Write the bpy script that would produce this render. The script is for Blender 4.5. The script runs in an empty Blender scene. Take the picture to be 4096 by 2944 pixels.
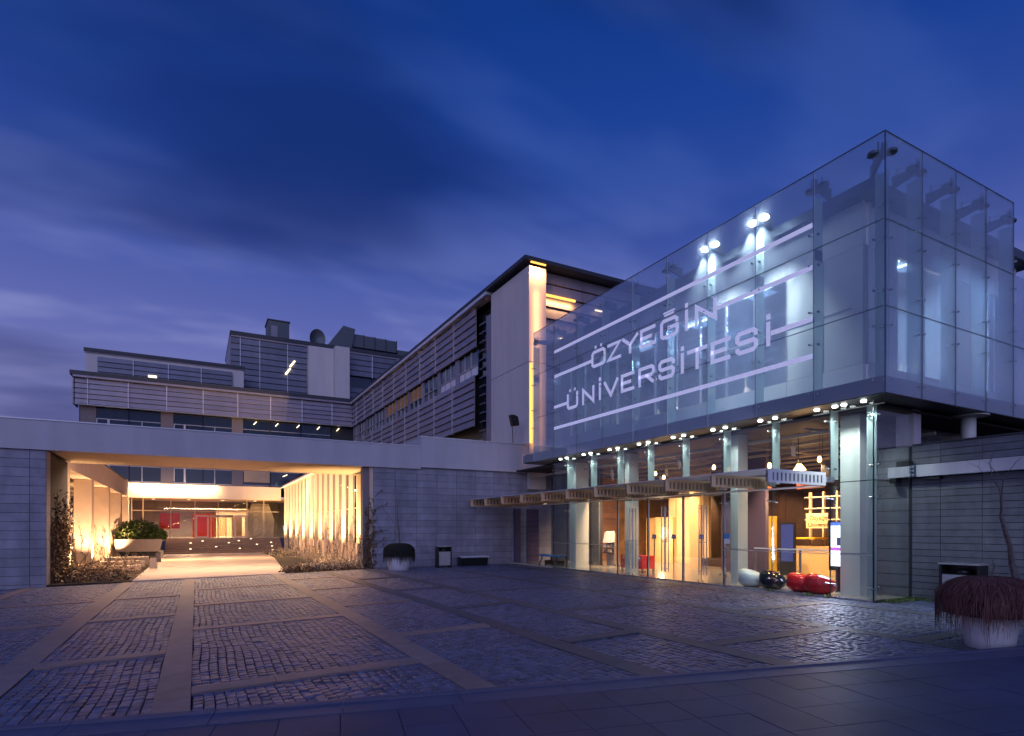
import bpy, math, random
import numpy as np
from mathutils import Vector, Matrix
R = math.radians
random.seed(11)
rng = np.random.default_rng(7)
SC = bpy.context.scene
COL = SC.collection

# ------------------------------------------------------------------ camera
# world x runs along the gate front (to the right and away), world y along the
# glass front (away and to the left); the camera stands level at the origin
CAMH = 1.6
FPX = 2331.0                      # focal length in pixels of the 4096 px photograph
HOR = 2115.0                      # horizon row
FWD = (0.4764, 0.8793)
RGT = (0.8793, -0.4764)
cam = bpy.data.objects.new('camera', bpy.data.cameras.new('camera'))
COL.objects.link(cam)
cam.data.sensor_width = 36.0
cam.data.lens = FPX / 4096 * 36.0
cam.data.shift_y = (HOR - 1472.0) / 4096
cam.data.clip_end = 2000
cam.location = (0, 0, CAMH)
cam.rotation_euler = (R(90), 0, math.atan2(-FWD[0], FWD[1]))
SC.camera = cam

def ray(u):
    r = (u - 2048.0) / FPX
    return FWD[0] + RGT[0] * r, FWD[1] + RGT[1] * r
def at_y(u, v, y):
    dx, dy = ray(u); t = y / dy
    return dx * t, y, CAMH + (HOR - v) / FPX * t
def at_x(u, v, x):
    dx, dy = ray(u); t = x / dx
    return x, dy * t, CAMH + (HOR - v) / FPX * t
def gz(x, y):                     # height of the plaza, which falls gently to the left
    a = -0.05 * min(max((y - 12.0) / 12.0, 0), 1)
    return a + 0.0238 * min(0.0, x - 6.55)

# ------------------------------------------------------------------ sky, dusk light, exposure
w = bpy.data.worlds.new('World'); SC.world = w; w.use_nodes = True
nt = w.node_tree; nt.nodes.clear()
def N(t, **k):
    n = nt.nodes.new(t)
    for a, b in k.items(): setattr(n, a, b)
    return n
def L(a, b): nt.links.new(a, b)
def math_node(op, a=None, b=None):
    n = N('ShaderNodeMath', operation=op)
    for i, s in enumerate((a, b)):
        if s is None: continue
        if isinstance(s, (int, float)): n.inputs[i].default_value = s
        else: L(s, n.inputs[i])
    return n.outputs[0]
def ramp(fac, stops, interp='EASE'):
    n = N('ShaderNodeValToRGB'); cr = n.color_ramp; cr.interpolation = interp
    while len(cr.elements) < len(stops): cr.elements.new(0.5)
    for e, (p, c) in zip(cr.elements, stops):
        e.position = p; e.color = (*c, 1) if len(c) == 3 else c
    L(fac, n.inputs[0]); return n.outputs[0]
tc = N('ShaderNodeTexCoord'); sep = N('ShaderNodeSeparateXYZ'); L(tc.outputs['Generated'], sep.inputs[0])
zc = math_node('MAXIMUM', sep.outputs[2], 0.0)
base = ramp(zc, [(0.0, (.40, .34, .57)), (.10, (.28, .26, .50)), (.19, (.185, .20, .46)), (.28, (.112, .135, .40)), (.37, (.068, .102, .365)),
                 (.46, (.028, .066, .305)), (.57, (.011, .049, .28)), (.70, (.004, .034, .215)), (1.0, (.002, .018, .11))], 'LINEAR')
den = math_node('ADD', zc, 0.16)
cx = math_node('DIVIDE', sep.outputs[0], den); cy = math_node('DIVIDE', sep.outputs[1], den)
cv = N('ShaderNodeCombineXYZ'); L(cx, cv.inputs[0]); L(cy, cv.inputs[1])
mp = N('ShaderNodeMapping'); L(cv.outputs[0], mp.inputs[0])
mp.inputs['Rotation'].default_value = (0, 0, R(30)); mp.inputs['Scale'].default_value = (0.50, 1.0, 1)
mp.inputs['Location'].default_value = (7.7, 4.2, 0)
n1 = N('ShaderNodeTexNoise'); L(mp.outputs[0], n1.inputs['Vector'])
n1.inputs['Scale'].default_value = 0.95; n1.inputs['Detail'].default_value = 4.5; n1.inputs['Roughness'].default_value = .47
n1.inputs['Distortion'].default_value = .35
n2 = N('ShaderNodeTexNoise'); L(mp.outputs[0], n2.inputs['Vector'])
n2.inputs['Scale'].default_value = 3.0; n2.inputs['Detail'].default_value = 3; n2.inputs['Roughness'].default_value = .5
dark = ramp(n1.outputs[0], [(.44, (0, 0, 0)), (.60, (1, 1, 1))])
lite = ramp(n2.outputs[0], [(.44, (0, 0, 0)), (.64, (1, 1, 1))])
def mixc(fac, a, b):
    n = N('ShaderNodeMix', data_type='RGBA')
    if isinstance(fac, float): n.inputs[0].default_value = fac
    else: L(fac, n.inputs[0])
    for i, s in ((6, a), (7, b)):
        if isinstance(s, tuple): n.inputs[i].default_value = (*s, 1)
        else: L(s, n.inputs[i])
    return n.outputs[2]
cdark = ramp(zc, [(0, (.12, .12, .27)), (.2, (.048, .06, .20)), (.35, (.020, .035, .155)), (.5, (.007, .025, .150)), (1, (.002, .012, .08))], 'LINEAR')
clite = ramp(zc, [(0, (.52, .45, .66)), (.2, (.28, .29, .56)), (.35, (.14, .175, .46)), (.5, (.035, .08, .34)), (1, (.008, .04, .2))], 'LINEAR')
s1 = mixc(math_node('MULTIPLY', lite, .8), base, clite)
s2 = mixc(math_node('MULTIPLY', dark, .85), s1, cdark)
bg = N('ShaderNodeBackground'); L(s2, bg.inputs[0]); bg.inputs[1].default_value = 1.08
wo = N('ShaderNodeOutputWorld'); L(bg.outputs[0], wo.inputs[0])

sun = bpy.data.objects.new('sun', bpy.data.lights.new('sun', 'SUN')); COL.objects.link(sun)
sun.data.energy = 1.08; sun.data.angle = R(60); sun.data.color = (.62, .63, 1.0)
sun.rotation_euler = Vector((.5, .72, -.42)).to_track_quat('-Z', 'Y').to_euler()

SC.view_settings.view_transform = 'Standard'; SC.view_settings.look = 'None'
SC.view_settings.exposure = 0; SC.view_settings.gamma = 1
cy_ = SC.cycles
cy_.use_denoising = True
cy_.max_bounces = 7; cy_.diffuse_bounces = 3; cy_.glossy_bounces = 4; cy_.transmission_bounces = 4
cy_.transparent_max_bounces = 40; cy_.sample_clamp_indirect = 4; cy_.sample_clamp_direct = 0
cy_.caustics_reflective = False; cy_.caustics_refractive = False

# ------------------------------------------------------------------ materials
M = {}
def pmat(name, col, rough=.6, metal=0, noise=None, var=.0, bump=0, bscale=30, emit=None, estr=0, spec=.5, island=False, stain=0):
    """principled surface: base colour with noise mottling, per-piece variation and fine relief"""
    m = bpy.data.materials.new(name); m.use_nodes = True; t = m.node_tree; n = t.nodes; l = t.links
    b = n['Principled BSDF']; b.inputs['Base Color'].default_value = (*col, 1)
    b.inputs['Roughness'].default_value = rough; b.inputs['Metallic'].default_value = metal
    b.inputs['Specular IOR Level'].default_value = spec
    out = None
    geo = n.new('ShaderNodeNewGeometry')
    if noise:
        amp, sc = noise
        tx = n.new('ShaderNodeTexNoise'); tx.inputs['Scale'].default_value = sc; tx.inputs['Detail'].default_value = 6
        tx.inputs['Roughness'].default_value = .6
        l.new(geo.outputs['Position'], tx.inputs['Vector'])
        mr = n.new('ShaderNodeMapRange'); mr.inputs['From Min'].default_value = .3; mr.inputs['From Max'].default_value = .7
        mr.inputs['To Min'].default_value = 1 - amp; mr.inputs['To Max'].default_value = 1 + amp
        l.new(tx.outputs[0], mr.inputs[0]); out = mr.outputs[0]
    if stain:
        mp_ = n.new('ShaderNodeMapping'); mp_.inputs['Scale'].default_value = (1.6, 1.6, .22)
        l.new(geo.outputs['Position'], mp_.inputs[0])
        tx = n.new('ShaderNodeTexNoise'); tx.inputs['Scale'].default_value = 1.1; tx.inputs['Detail'].default_value = 7
        l.new(mp_.outputs[0], tx.inputs['Vector'])
        mr = n.new('ShaderNodeMapRange'); mr.inputs['From Min'].default_value = .35; mr.inputs['From Max'].default_value = .7
        mr.inputs['To Min'].default_value = 1 + stain * .3; mr.inputs['To Max'].default_value = 1 - stain
        l.new(tx.outputs[0], mr.inputs[0])
        if out is None: out = mr.outputs[0]
        else:
            mm = n.new('ShaderNodeMath'); mm.operation = 'MULTIPLY'; l.new(out, mm.inputs[0]); l.new(mr.outputs[0], mm.inputs[1]); out = mm.outputs[0]
    if var:
        src = geo.outputs['Random Per Island'] if island else n.new('ShaderNodeObjectInfo').outputs['Random']
        mr = n.new('ShaderNodeMapRange'); mr.inputs['To Min'].default_value = 1 - var; mr.inputs['To Max'].default_value = 1 + var
        l.new(src, mr.inputs[0])
        if out is None: out = mr.outputs[0]
        else:
            mm = n.new('ShaderNodeMath'); mm.operation = 'MULTIPLY'; l.new(out, mm.inputs[0]); l.new(mr.outputs[0], mm.inputs[1]); out = mm.outputs[0]
    if out is not None:
        vm = n.new('ShaderNodeVectorMath'); vm.operation = 'SCALE'; vm.inputs[0].default_value = col
        l.new(out, vm.inputs['Scale']); l.new(vm.outputs[0], b.inputs['Base Color'])
    if bump:
        tx = n.new('ShaderNodeTexNoise'); tx.inputs['Scale'].default_value = bscale; tx.inputs['Detail'].default_value = 5
        l.new(geo.outputs['Position'], tx.inputs['Vector'])
        bp = n.new('ShaderNodeBump'); bp.inputs['Strength'].default_value = bump; bp.inputs['Distance'].default_value = .02
        l.new(tx.outputs[0], bp.inputs['Height']); l.new(bp.outputs[0], b.inputs['Normal'])
    if emit:
        b.inputs['Emission Color'].default_value = (*emit, 1); b.inputs['Emission Strength'].default_value = estr
    M[name] = m
    return m
def glass(name, tint, refl, milk=0.0, milkcol=(.7, .8, .9), rough=.02, gain=.45):
    """thin architectural pane: clear tint, Fresnel mirror, optional milky haze"""
    m = bpy.data.materials.new(name); m.use_nodes = True; t = m.node_tree; n = t.nodes; l = t.links
    n.clear(); o = n.new('ShaderNodeOutputMaterial')
    tr = n.new('ShaderNodeBsdfTransparent'); tr.inputs[0].default_value = (*tint, 1)
    gl = n.new('ShaderNodeBsdfGlossy'); gl.inputs['Roughness'].default_value = rough; gl.inputs[0].default_value = (.95, .97, 1, 1)
    lw = n.new('ShaderNodeLayerWeight'); lw.inputs[0].default_value = .35
    mr = n.new('ShaderNodeMapRange'); mr.inputs['To Min'].default_value = refl; mr.inputs['To Max'].default_value = min(1, refl + gain)
    l.new(lw.outputs['Fresnel'], mr.inputs[0])
    mx = n.new('ShaderNodeMixShader'); l.new(mr.outputs[0], mx.inputs[0]); l.new(tr.outputs[0], mx.inputs[1]); l.new(gl.outputs[0], mx.inputs[2])
    last = mx.outputs[0]
    if milk:
        df = n.new('ShaderNodeBsdfDiffuse'); df.inputs[0].default_value = (*milkcol, 1)
        tl = n.new('ShaderNodeBsdfTranslucent'); tl.inputs[0].default_value = (*milkcol, 1)
        a = n.new('ShaderNodeMixShader'); a.inputs[0].default_value = .5; l.new(df.outputs[0], a.inputs[1]); l.new(tl.outputs[0], a.inputs[2])
        m2 = n.new('ShaderNodeMixShader'); m2.inputs[0].default_value = milk
        l.new(last, m2.inputs[1]); l.new(a.outputs[0], m2.inputs[2]); last = m2.outputs[0]
    l.new(last, o.inputs[0]); M[name] = m
    return m
def emat(name, col, s):
    m = bpy.data.materials.new(name); m.use_nodes = True; t = m.node_tree; t.nodes.clear()
    e = t.nodes.new('ShaderNodeEmission'); e.inputs[0].default_value = (*col, 1); e.inputs[1].default_value = s
    o = t.nodes.new('ShaderNodeOutputMaterial'); t.links.new(e.outputs[0], o.inputs[0]); M[name] = m
    return m

pmat('earth', (.05, .045, .04), .9, noise=(.3, 2))
pmat('joint', (.03, .03, .036), .9)
pmat('sett', (.090, .108, .190), .36, noise=(.35, 9), var=.38, bump=.55, bscale=34, island=True)
pmat('sett_piece', (.090, .108, .190), .36, noise=(.35, 9), var=.38, bump=.55, bscale=34)
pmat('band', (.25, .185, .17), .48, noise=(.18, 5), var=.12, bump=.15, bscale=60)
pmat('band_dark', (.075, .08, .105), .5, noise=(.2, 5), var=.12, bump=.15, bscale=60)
pmat('slab', (.045, .054, .115), .5, noise=(.30, .9), var=.07, bump=.08, bscale=80)
pmat('kerb', (.075, .085, .16), .5, noise=(.12, 3))
pmat('floor_pink', (.44, .34, .30), .38, noise=(.08, .8), bump=.03, bscale=30)
pmat('stone', (.25, .252, .325), .6, noise=(.16, 2.6), var=.12, bump=.14, bscale=45, stain=.26)
pmat('stone_right', (.145, .152, .185), .65, noise=(.16, 5), var=.08, bump=.2, bscale=50, stain=.30)
pmat('stonejoint', (.03, .03, .035), .9)
pmat('fascia', (.44, .43, .50), .5, noise=(.04, .6), stain=.12)
pmat('render_white', (.60, .57, .57), .6, noise=(.03, .7), stain=.07)
pmat('coping', (.62, .64, .72), .35, metal=.3)
pmat('soffit', (.50, .40, .27), .6, noise=(.05, 1))
pmat('stucco', (.62, .47, .36), .8, noise=(.08, 2), bump=.2, bscale=60)
pmat('cream', (.72, .56, .40), .6, noise=(.05, 2))
pmat('louvre', (.28, .262, .32), .42, metal=.25, var=.13, noise=(.07, .8), stain=.1)
pmat('louvre_dark', (.17, .18, .235), .42, metal=.25, var=.14, noise=(.07, .8), stain=.1)
pmat('bracket', (.75, .73, .82), .4)
pmat('darkwall', (.035, .035, .045), .7)
pmat('greywall', (.20, .175, .185), .7, noise=(.06, 1))
pmat('roofedge', (.035, .04, .055), .5)
pmat('wineglass', (.015, .03, .055), .05, spec=1.0, var=.3)
pmat('frame', (.42, .42, .47), .4, metal=.3)
pmat('frame_warm', (.56, .42, .27), .4, metal=.3)
pmat('canopy', (.66, .45, .27), .5, noise=(.1, 3))  # warm lobby light on the beams is put into this bronze tint
pmat('steel', (.50, .52, .55), .25, metal=.9)
pmat('darksteel', (.09, .12, .17), .4, metal=.4)
pmat('black', (.012, .012, .014), .4)
pmat('column', (.48, .50, .49), .5, noise=(.03, 1))
pmat('panelblue', (.68, .71, .76), .5, var=.10, noise=(.04, 1))
pmat('slabedge', (.16, .18, .22), .45)
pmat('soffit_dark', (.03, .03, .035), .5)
pmat('film', (.85, .85, .95), .55, emit=(.62, .62, 1.0), estr=.36)  # emission added in place of light shining through the letters
pmat('lobbyfloor', (.42, .36, .31), .16, noise=(.1, 1.2))
pmat('woodwall', (.30, .15, .07), .45, noise=(.3, 2.2), var=.2)
pmat('darkwood', (.07, .035, .022), .5, noise=(.3, 2), var=.3)
pmat('beige', (.66, .44, .22), .55)
pmat('beigewall', (.60, .42, .25), .7, noise=(.1, 1))
pmat('lobbyceil', (.02, .017, .016), .7)
pmat('rail', (.38, .33, .29), .5)
pmat('white', (.72, .72, .72), .4)
pmat('potwhite', (.62, .62, .68), .5, noise=(.06, 3), stain=.1)
pmat('glosswhite', (.70, .74, .70), .15)
pmat('glossblack', (.012, .016, .02), .08)
pmat('glossred', (.62, .012, .012), .14)
pmat('red', (.60, .03, .03), .5)
pmat('orange', (.75, .16, .05), .5)
pmat('yellow', (.80, .42, .03), .5)
pmat('blue', (.02, .22, .65), .4)
pmat('purplewall', (.075, .055, .11), .5, var=.15)
pmat('binmetal', (.40, .41, .44), .45, metal=.5, noise=(.12, 12))
pmat('leaf_dark', (.028, .045, .022), .5, var=.5, island=True)
pmat('leaf_hedge', (.075, .12, .02), .5, var=.55, island=True)
pmat('leaf_ivy', (.17, .10, .045), .6, var=.6, island=True)
pmat('leaf_pale', (.42, .33, .22), .6, var=.45, island=True)
pmat('strand', (.105, .038, .034), .7, var=.55, island=True)
pmat('strandcore', (.022, .012, .012), .9)
pmat('moss', (.012, .014, .011), .9, var=.5, island=True)
pmat('bark', (.10, .085, .08), .8, noise=(.3, 25), bump=.5, bscale=60)
pmat('step', (.20, .13, .10), .6, noise=(.15, 3), var=.12)
pmat('soil', (.03, .02, .014), .95, noise=(.4, 9), bump=.8, bscale=20)
pmat('hvac', (.10, .12, .14), .5, metal=.4)
glass('pane', (.93, .97, .98), .07, .14, (.70, .80, .95))  # milky part paints in the haze of reflected sky
glass('pane_side', (.93, .97, .98), .075, .16, (.68, .80, 1.0))  # same painted sky haze, slightly stronger
glass('pane_low', (.95, .97, .96), .010, gain=.14)
glass('fin', (.80, .90, .90), .03, .42, (.72, .86, .88), .1)
glass('innerglass', (.62, .72, .84), .08)
glass('hallglass', (.92, .88, .80), .02, gain=.2)
emat('lamp_cool', (.86, .96, 1.0), 30)
emat('lamp_down', (.93, .98, .95), 16)
emat('lamp_warm', (1.0, .50, .16), 14)
emat('lamp_tube', (1.0, .66, .38), 5)
emat('led_amber', (1.0, .46, .09), 2.4)
emat('led_cream', (1.0, .80, .46), 3.0)
emat('lamp_small', (1.0, .80, .48), 3.5)
emat('window_lit', (1.0, .50, .34), .09)
emat('screen_white', (.86, .90, 1.0), 2.2)
emat('screen_blue', (.12, .22, 1.0), 1.6)
emat('screen_magenta', (.75, .12, .85), 1.3)
emat('screen_violet', (.30, .30, .85), .3)

# ------------------------------------------------------------------ helpers
def link(o, parent=None):
    COL.objects.link(o)
    if parent is not None:        # children keep world coordinates whatever their parent's scale
        o.parent = parent; o.matrix_parent_inverse = world_of(parent).inverted()
    return o
def world_of(o):
    m = o.matrix_basis.copy()
    while o.parent is not None:
        m = o.parent.matrix_basis @ o.matrix_parent_inverse @ m if o.parent.parent is None else world_of(o.parent) @ o.matrix_parent_inverse @ m
        return m
    return m
def rootloc(o): return Vector((0, 0, 0))
def thing(name, label, cat, loc=(0, 0, 0), group=None):
    o = bpy.data.objects.new(name, None); COL.objects.link(o); o.location = loc
    o.empty_display_size = .2
    o['label'] = label; o['category'] = cat
    if group: o['group'] = group
    return o
def tag(o, label, cat, group=None):
    o['label'] = label; o['category'] = cat
    if group: o['group'] = group
    return o
def struct(o): o['kind'] = 'structure'; return o
_ub = {}
def unit_box(mat):
    if mat in _ub: return _ub[mat]
    v = [(x, y, z) for x in (0, 1) for y in (0, 1) for z in (0, 1)]
    f = [(0, 1, 3, 2), (4, 6, 7, 5), (0, 4, 5, 1), (2, 3, 7, 6), (0, 2, 6, 4), (1, 5, 7, 3)]
    me = bpy.data.meshes.new('box_' + mat); me.from_pydata(v, [], f); me.materials.append(M[mat]); me.update()
    _ub[mat] = me; return me
def box(name, mat, par, x0, x1, y0, y1, z0, z1, label=None):
    """one box-shaped piece; alike pieces share their mesh"""
    o = bpy.data.objects.new(name, unit_box(mat)); link(o, par)
    p = rootloc(par) if par is not None else Vector((0, 0, 0))
    o.location = Vector((min(x0, x1), min(y0, y1), min(z0, z1))) - p
    o.scale = (abs(x1 - x0), abs(y1 - y0), abs(z1 - z0))
    if label: o['label'] = label
    return o
class MB:
    """collects shapes in world coordinates and links them as one mesh"""
    def __init__(s): s.v = []; s.f = []; s.sm = False
    def box(s, x0, x1, y0, y1, z0, z1):
        k = len(s.v); s.v += [(x, y, z) for x in (x0, x1) for y in (y0, y1) for z in (z0, z1)]
        s.f += [tuple(k + i for i in q) for q in ((0, 1, 3, 2), (4, 6, 7, 5), (0, 4, 5, 1), (2, 3, 7, 6), (0, 2, 6, 4), (1, 5, 7, 3))]
        return s
    def prism(s, poly, a, b, f):
        """poly (p,q) extruded from a to b; f(p,q,h) gives the point"""
        k = len(s.v); n = len(poly)
        s.v += [f(p, q, a) for p, q in poly] + [f(p, q, b) for p, q in poly]
        s.f.append(tuple(k + i for i in range(n))); s.f.append(tuple(k + n + i for i in reversed(range(n))))
        s.f += [(k + i, k + (i + 1) % n, k + n + (i + 1) % n, k + n + i) for i in range(n)]
        return s
    def tube(s, pts, rad, n=6, cap=True):
        pts = [Vector(p) for p in pts]
        if not hasattr(rad, '__len__'): rad = [rad] * len(pts)
        k = len(s.v); up = Vector((0, 0, 1))
        for i, p in enumerate(pts):
            d = (pts[min(i + 1, len(pts) - 1)] - pts[max(i - 1, 0)]).normalized()
            a = d.cross(up)
            if a.length < 1e-3: a = d.cross(Vector((1, 0, 0)))
            a.normalize(); b = a.cross(d).normalized()
            for j in range(n):
                th = 2 * math.pi * j / n
                s.v.append(tuple(p + (a * math.cos(th) + b * math.sin(th)) * rad[i]))
        for i in range(len(pts) - 1):
            for j in range(n):
                q = k + i * n + j; r_ = k + i * n + (j + 1) % n
                s.f.append((q, r_, r_ + n, q + n))
        if cap:
            s.f.append(tuple(k + j for j in reversed(range(n)))); s.f.append(tuple(k + (len(pts) - 1) * n + j for j in range(n)))
        return s
    def lathe(s, c, prof, n=24, sx=1, sy=1):
        k = len(s.v)
        for r_, z in prof:
            for j in range(n):
                th = 2 * math.pi * j / n
                s.v.append((c[0] + r_ * sx * math.cos(th), c[1] + r_ * sy * math.sin(th), c[2] + z))
        for i in range(len(prof) - 1):
            for j in range(n):
                q = k + i * n + j; r_ = k + i * n + (j + 1) % n
                s.f.append((q, r_, r_ + n, q + n))
        s.f.append(tuple(k + j for j in reversed(range(n)))); s.f.append(tuple(k + (len(prof) - 1) * n + j for j in range(n)))
        return s
    def build(s, name, mat, par=None, smooth=False):
        p = rootloc(par) if par is not None else Vector((0, 0, 0))
        me = bpy.data.meshes.new(name)
        me.from_pydata([(a[0] - p.x, a[1] - p.y, a[2] - p.z) for a in s.v], [], s.f)
        me.materials.append(M[mat]); me.update()
        if smooth: me.polygons.foreach_set('use_smooth', [True] * len(me.polygons))
        o = bpy.data.objects.new(name, me); link(o, par); return o
def np_mesh(name, mat, V, F4, par=None):
    """many quads at once from numpy arrays"""
    p = rootloc(par) if par is not None else Vector((0, 0, 0))
    V = np.asarray(V, dtype=np.float32) - np.array(p, dtype=np.float32); F4 = np.asarray(F4, dtype=np.int32)
    me = bpy.data.meshes.new(name); me.vertices.add(len(V)); me.vertices.foreach_set('co', V.ravel())
    me.loops.add(F4.size); me.loops.foreach_set('vertex_index', F4.ravel())
    me.polygons.add(len(F4)); k = F4.shape[1]
    me.polygons.foreach_set('loop_start', np.arange(len(F4), dtype=np.int32) * k)
    me.update(calc_edges=True); me.validate()
    me.materials.append(M[mat]); o = bpy.data.objects.new(name, me); link(o, par); return o
def light(kind, par, loc, energy, col, size=.1, aim=None, spot=None, blend=.5, size_y=None, name='light'):
    d = bpy.data.lights.new(name, kind); d.energy = energy; d.color = col
    o = bpy.data.objects.new(name, d); link(o, par)
    o.location = Vector(loc) - (rootloc(par) if par is not None else Vector((0, 0, 0)))
    if kind == 'AREA':
        d.size = size
        if size_y: d.shape = 'RECTANGLE'; d.size_y = size_y
    else: d.shadow_soft_size = size
    if spot: d.spot_size = R(spot); d.spot_blend = blend
    if aim is not None: o.rotation_euler = Vector(aim).to_track_quat('-Z', 'Y').to_euler()
    return o
def leaves(name, mat, P, size, par, nrm=None, jit=1.0):
    """leaf-sized quads at points P (n,3)"""
    P = np.asarray(P); n = len(P)
    a = rng.normal(size=(n, 3)); 
    if nrm is not None: a = a * jit; a += 0
    a /= np.linalg.norm(a, axis=1)[:, None]
    b = rng.normal(size=(n, 3)); b -= (a * b).sum(1)[:, None] * a; b /= np.linalg.norm(b, axis=1)[:, None]
    s = size * rng.uniform(.55, 1.35, n)[:, None]
    V = np.empty((n, 4, 3)); V[:, 0] = P - a * s; V[:, 1] = P + b * s * .55 ; V[:, 2] = P + a * s; V[:, 3] = P - b * s * .55
    return np_mesh(name, mat, V.reshape(-1, 3), np.arange(n * 4).reshape(n, 4), par)
def text_mesh(name, body, size, mat, par, loc, xdir, up, depth=.01, align='LEFT'):
    """lettering lying in the plane of xdir and up"""
    cu = bpy.data.curves.new(name, 'FONT'); cu.body = body; cu.size = size; cu.extrude = depth; cu.align_x = align
    to = bpy.data.objects.new('tmp', cu); COL.objects.link(to)
    dg = bpy.context.evaluated_depsgraph_get(); me = bpy.data.meshes.new_from_object(to.evaluated_get(dg))
    bpy.data.objects.remove(to)
    me.materials.clear(); me.materials.append(M[mat])
    o = bpy.data.objects.new(name, me); link(o, par)
    xd = Vector(xdir).normalized(); ud = Vector(up).normalized(); nd = xd.cross(ud)
    o.rotation_euler = Matrix((xd, ud, nd)).transposed().to_euler()
    o.location = Vector(loc) - (rootloc(par) if par is not None else Vector((0, 0, 0)))
    return o

# ================================================================== GROUND, PLAZA, PAVEMENT
g = MB(); g.box(-400, 400, -300, 500, -.9, -.62); struct(g.build('ground', 'earth'))
# paved plaza: a gently falling bed, flush bands of granite and rows of setts
PX0, PX1, PY1 = -9.0, 14.42, 24.3
PD = Vector((.2126, .9771)); QD = Vector((.9771, -.2126))       # pavement axes (across / along the kerb)
KERB = 5.39
def plaza_y0(x):                                                # front edge of the plaza: the kerb line
    return (KERB - PD.x * x) / PD.y
xs = np.linspace(PX0, PX1, 40); V = []; F = []
NY = 24
for i, x in enumerate(xs):
    for j in range(NY + 1):
        y = plaza_y0(x) + (PY1 + .3 - plaza_y0(x)) * j / NY
        V.append((x, y, gz(x, y) - .022))
for i in range(39):
    for j in range(NY):
        a = i * (NY + 1) + j; F.append((a, a + NY + 1, a + NY + 2, a + 1))
plaza = struct(np_mesh('plaza', 'joint', V, F)); 
bands = []                                                      # (x0,x1,y0,y1,material)
SX = [(-2.22, -1.84), (-.38, -.05), (2.5, 2.82), (4.38, 4.70), (6.0, 6.3), (8.9, 9.2), (11.9, 12.2)]
SXL = [(-7.4, -7.08), (-4.9, -4.58)]
allS = SXL + SX
for k, (a, b) in enumerate(allS):
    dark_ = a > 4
    y = 23.95
    while True:
        y2 = y - 1.22
        lo = plaza_y0((a + b) / 2) + .02
        if y2 < lo: y2 = lo
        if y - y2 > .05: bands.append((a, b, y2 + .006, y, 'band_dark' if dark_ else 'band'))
        y = y2
        if y <= lo + .01: break
CROSS = {0: [6.0, 10.1, 14.1, 18.1], 1: [5.8, 9.7, 13.8, 17.9], 2: [9.6, 13.8, 18.0], 3: [7.2, 11.6, 15.3, 19.4],
         4: [9.0, 13.0, 17.0, 21.0], 5: [7.1, 11.2, 15.2, 19.2], 6: [5.8, 9.55, 13.6, 17.7], 7: [4.6, 7.9, 12.2, 16.4, 20.4]}
for k, ys in CROSS.items():
    a = allS[k][1]; b = allS[k + 1][0]
    for y in ys:
        if y - .15 < plaza_y0(a) + .1: continue
        n_ = max(1, round((b - a) / 1.0))
        for q in range(n_):
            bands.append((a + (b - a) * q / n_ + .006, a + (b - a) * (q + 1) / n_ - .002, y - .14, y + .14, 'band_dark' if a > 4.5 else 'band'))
for (a, b, c, d, m_) in bands:
    z = gz((a + b) / 2, (c + d) / 2)
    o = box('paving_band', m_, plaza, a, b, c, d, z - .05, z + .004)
    o.rotation_euler = (0, -math.atan(.0238) if (a + b) / 2 < 6.5 else 0, 0)
# setts
stones = []
cells = []
edges_x = [PX0] + [v for s_ in allS for v in s_] + [PX1]
for k in range(len(allS) + 1):
    a = edges_x[2 * k]; b = edges_x[2 * k + 1]
    ys = sorted(CROSS.get(k - 1, [])) if 1 <= k else []
    lo = None
    prev = -99
    for y in ys + [99]:
        cells.append((a, b, prev + .15 if prev > -50 else -99, y - .15 if y < 50 else 23.95)); prev = y
for (a, b, c, d) in cells:
    wdt = b - a; n_ = max(1, int(round(wdt / .104))); cw = wdt / n_
    for i in range(n_):
        x0 = a + i * cw; x1 = x0 + cw; xm = (x0 + x1) / 2
        y = max(c, plaza_y0(xm) + .03) + random.uniform(0, .05); top = d
        if xm > 12.85: top = min(top, 7.3)
        wob = xm * 2.3 + random.uniform(-.25, .25)
        while y < top - .05:
            ln = random.uniform(.095, .165)
            if y > 15: ln *= 1.6
            y2 = min(y + ln, top)
            dx_ = .016 * math.sin(y * 2.1 + wob)
            dm = FWD[0] * xm + FWD[1] * y; lt = RGT[0] * xm + RGT[1] * y
            if dm > 1 and abs(lt) < dm * 1.25 + 2.5: stones.append((x0 + dx_, x1 + dx_, y, y2, dm, lt))
            y = y2
S = np.array(stones); ns = len(S)
gap = .0042
jx = rng.uniform(-.004, .004, (ns, 4)); jy = rng.uniform(-.006, .006, (ns, 4))
hz = rng.uniform(-.005, .004, ns)
X0, X1, Y0, Y1 = S[:, 0] + gap, S[:, 1] - gap, S[:, 2] + gap, S[:, 3] - gap
cxs = np.stack([X0, X1, X1, X0], 1) + jx; cys = np.stack([Y0, Y0, Y1, Y1], 1) + jy
gzv = -0.05 * np.clip((cys - 12) / 12, 0, 1) + .0238 * np.minimum(0, cxs - 6.55)
tilt = rng.uniform(-.0035, .0035, (ns, 4))
mx_ = cxs.mean(1, keepdims=True); my_ = cys.mean(1, keepdims=True)
ins = .88
Vb = np.stack([cxs, cys, gzv - .03], 2)
Vm = np.stack([cxs, cys, gzv - .007 + hz[:, None] + tilt], 2)
Vt = np.stack([mx_ + (cxs - mx_) * ins, my_ + (cys - my_) * ins, gzv + hz[:, None] + tilt], 2)
ALLV = np.concatenate([Vb, Vm, Vt], 1)                              # ns,12,3
fq = []
for r_ in (0, 4):
    for i in range(4): fq.append((r_ + i, r_ + (i + 1) % 4, r_ + 4 + (i + 1) % 4, r_ + 4 + i))
fq.append((8, 9, 10, 11)); fq = np.array(fq)
vv = (HOR + (CAMH) / np.maximum(S[:, 4], .1) * FPX)
uu = 2048 + S[:, 5] / S[:, 4] * FPX
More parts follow.
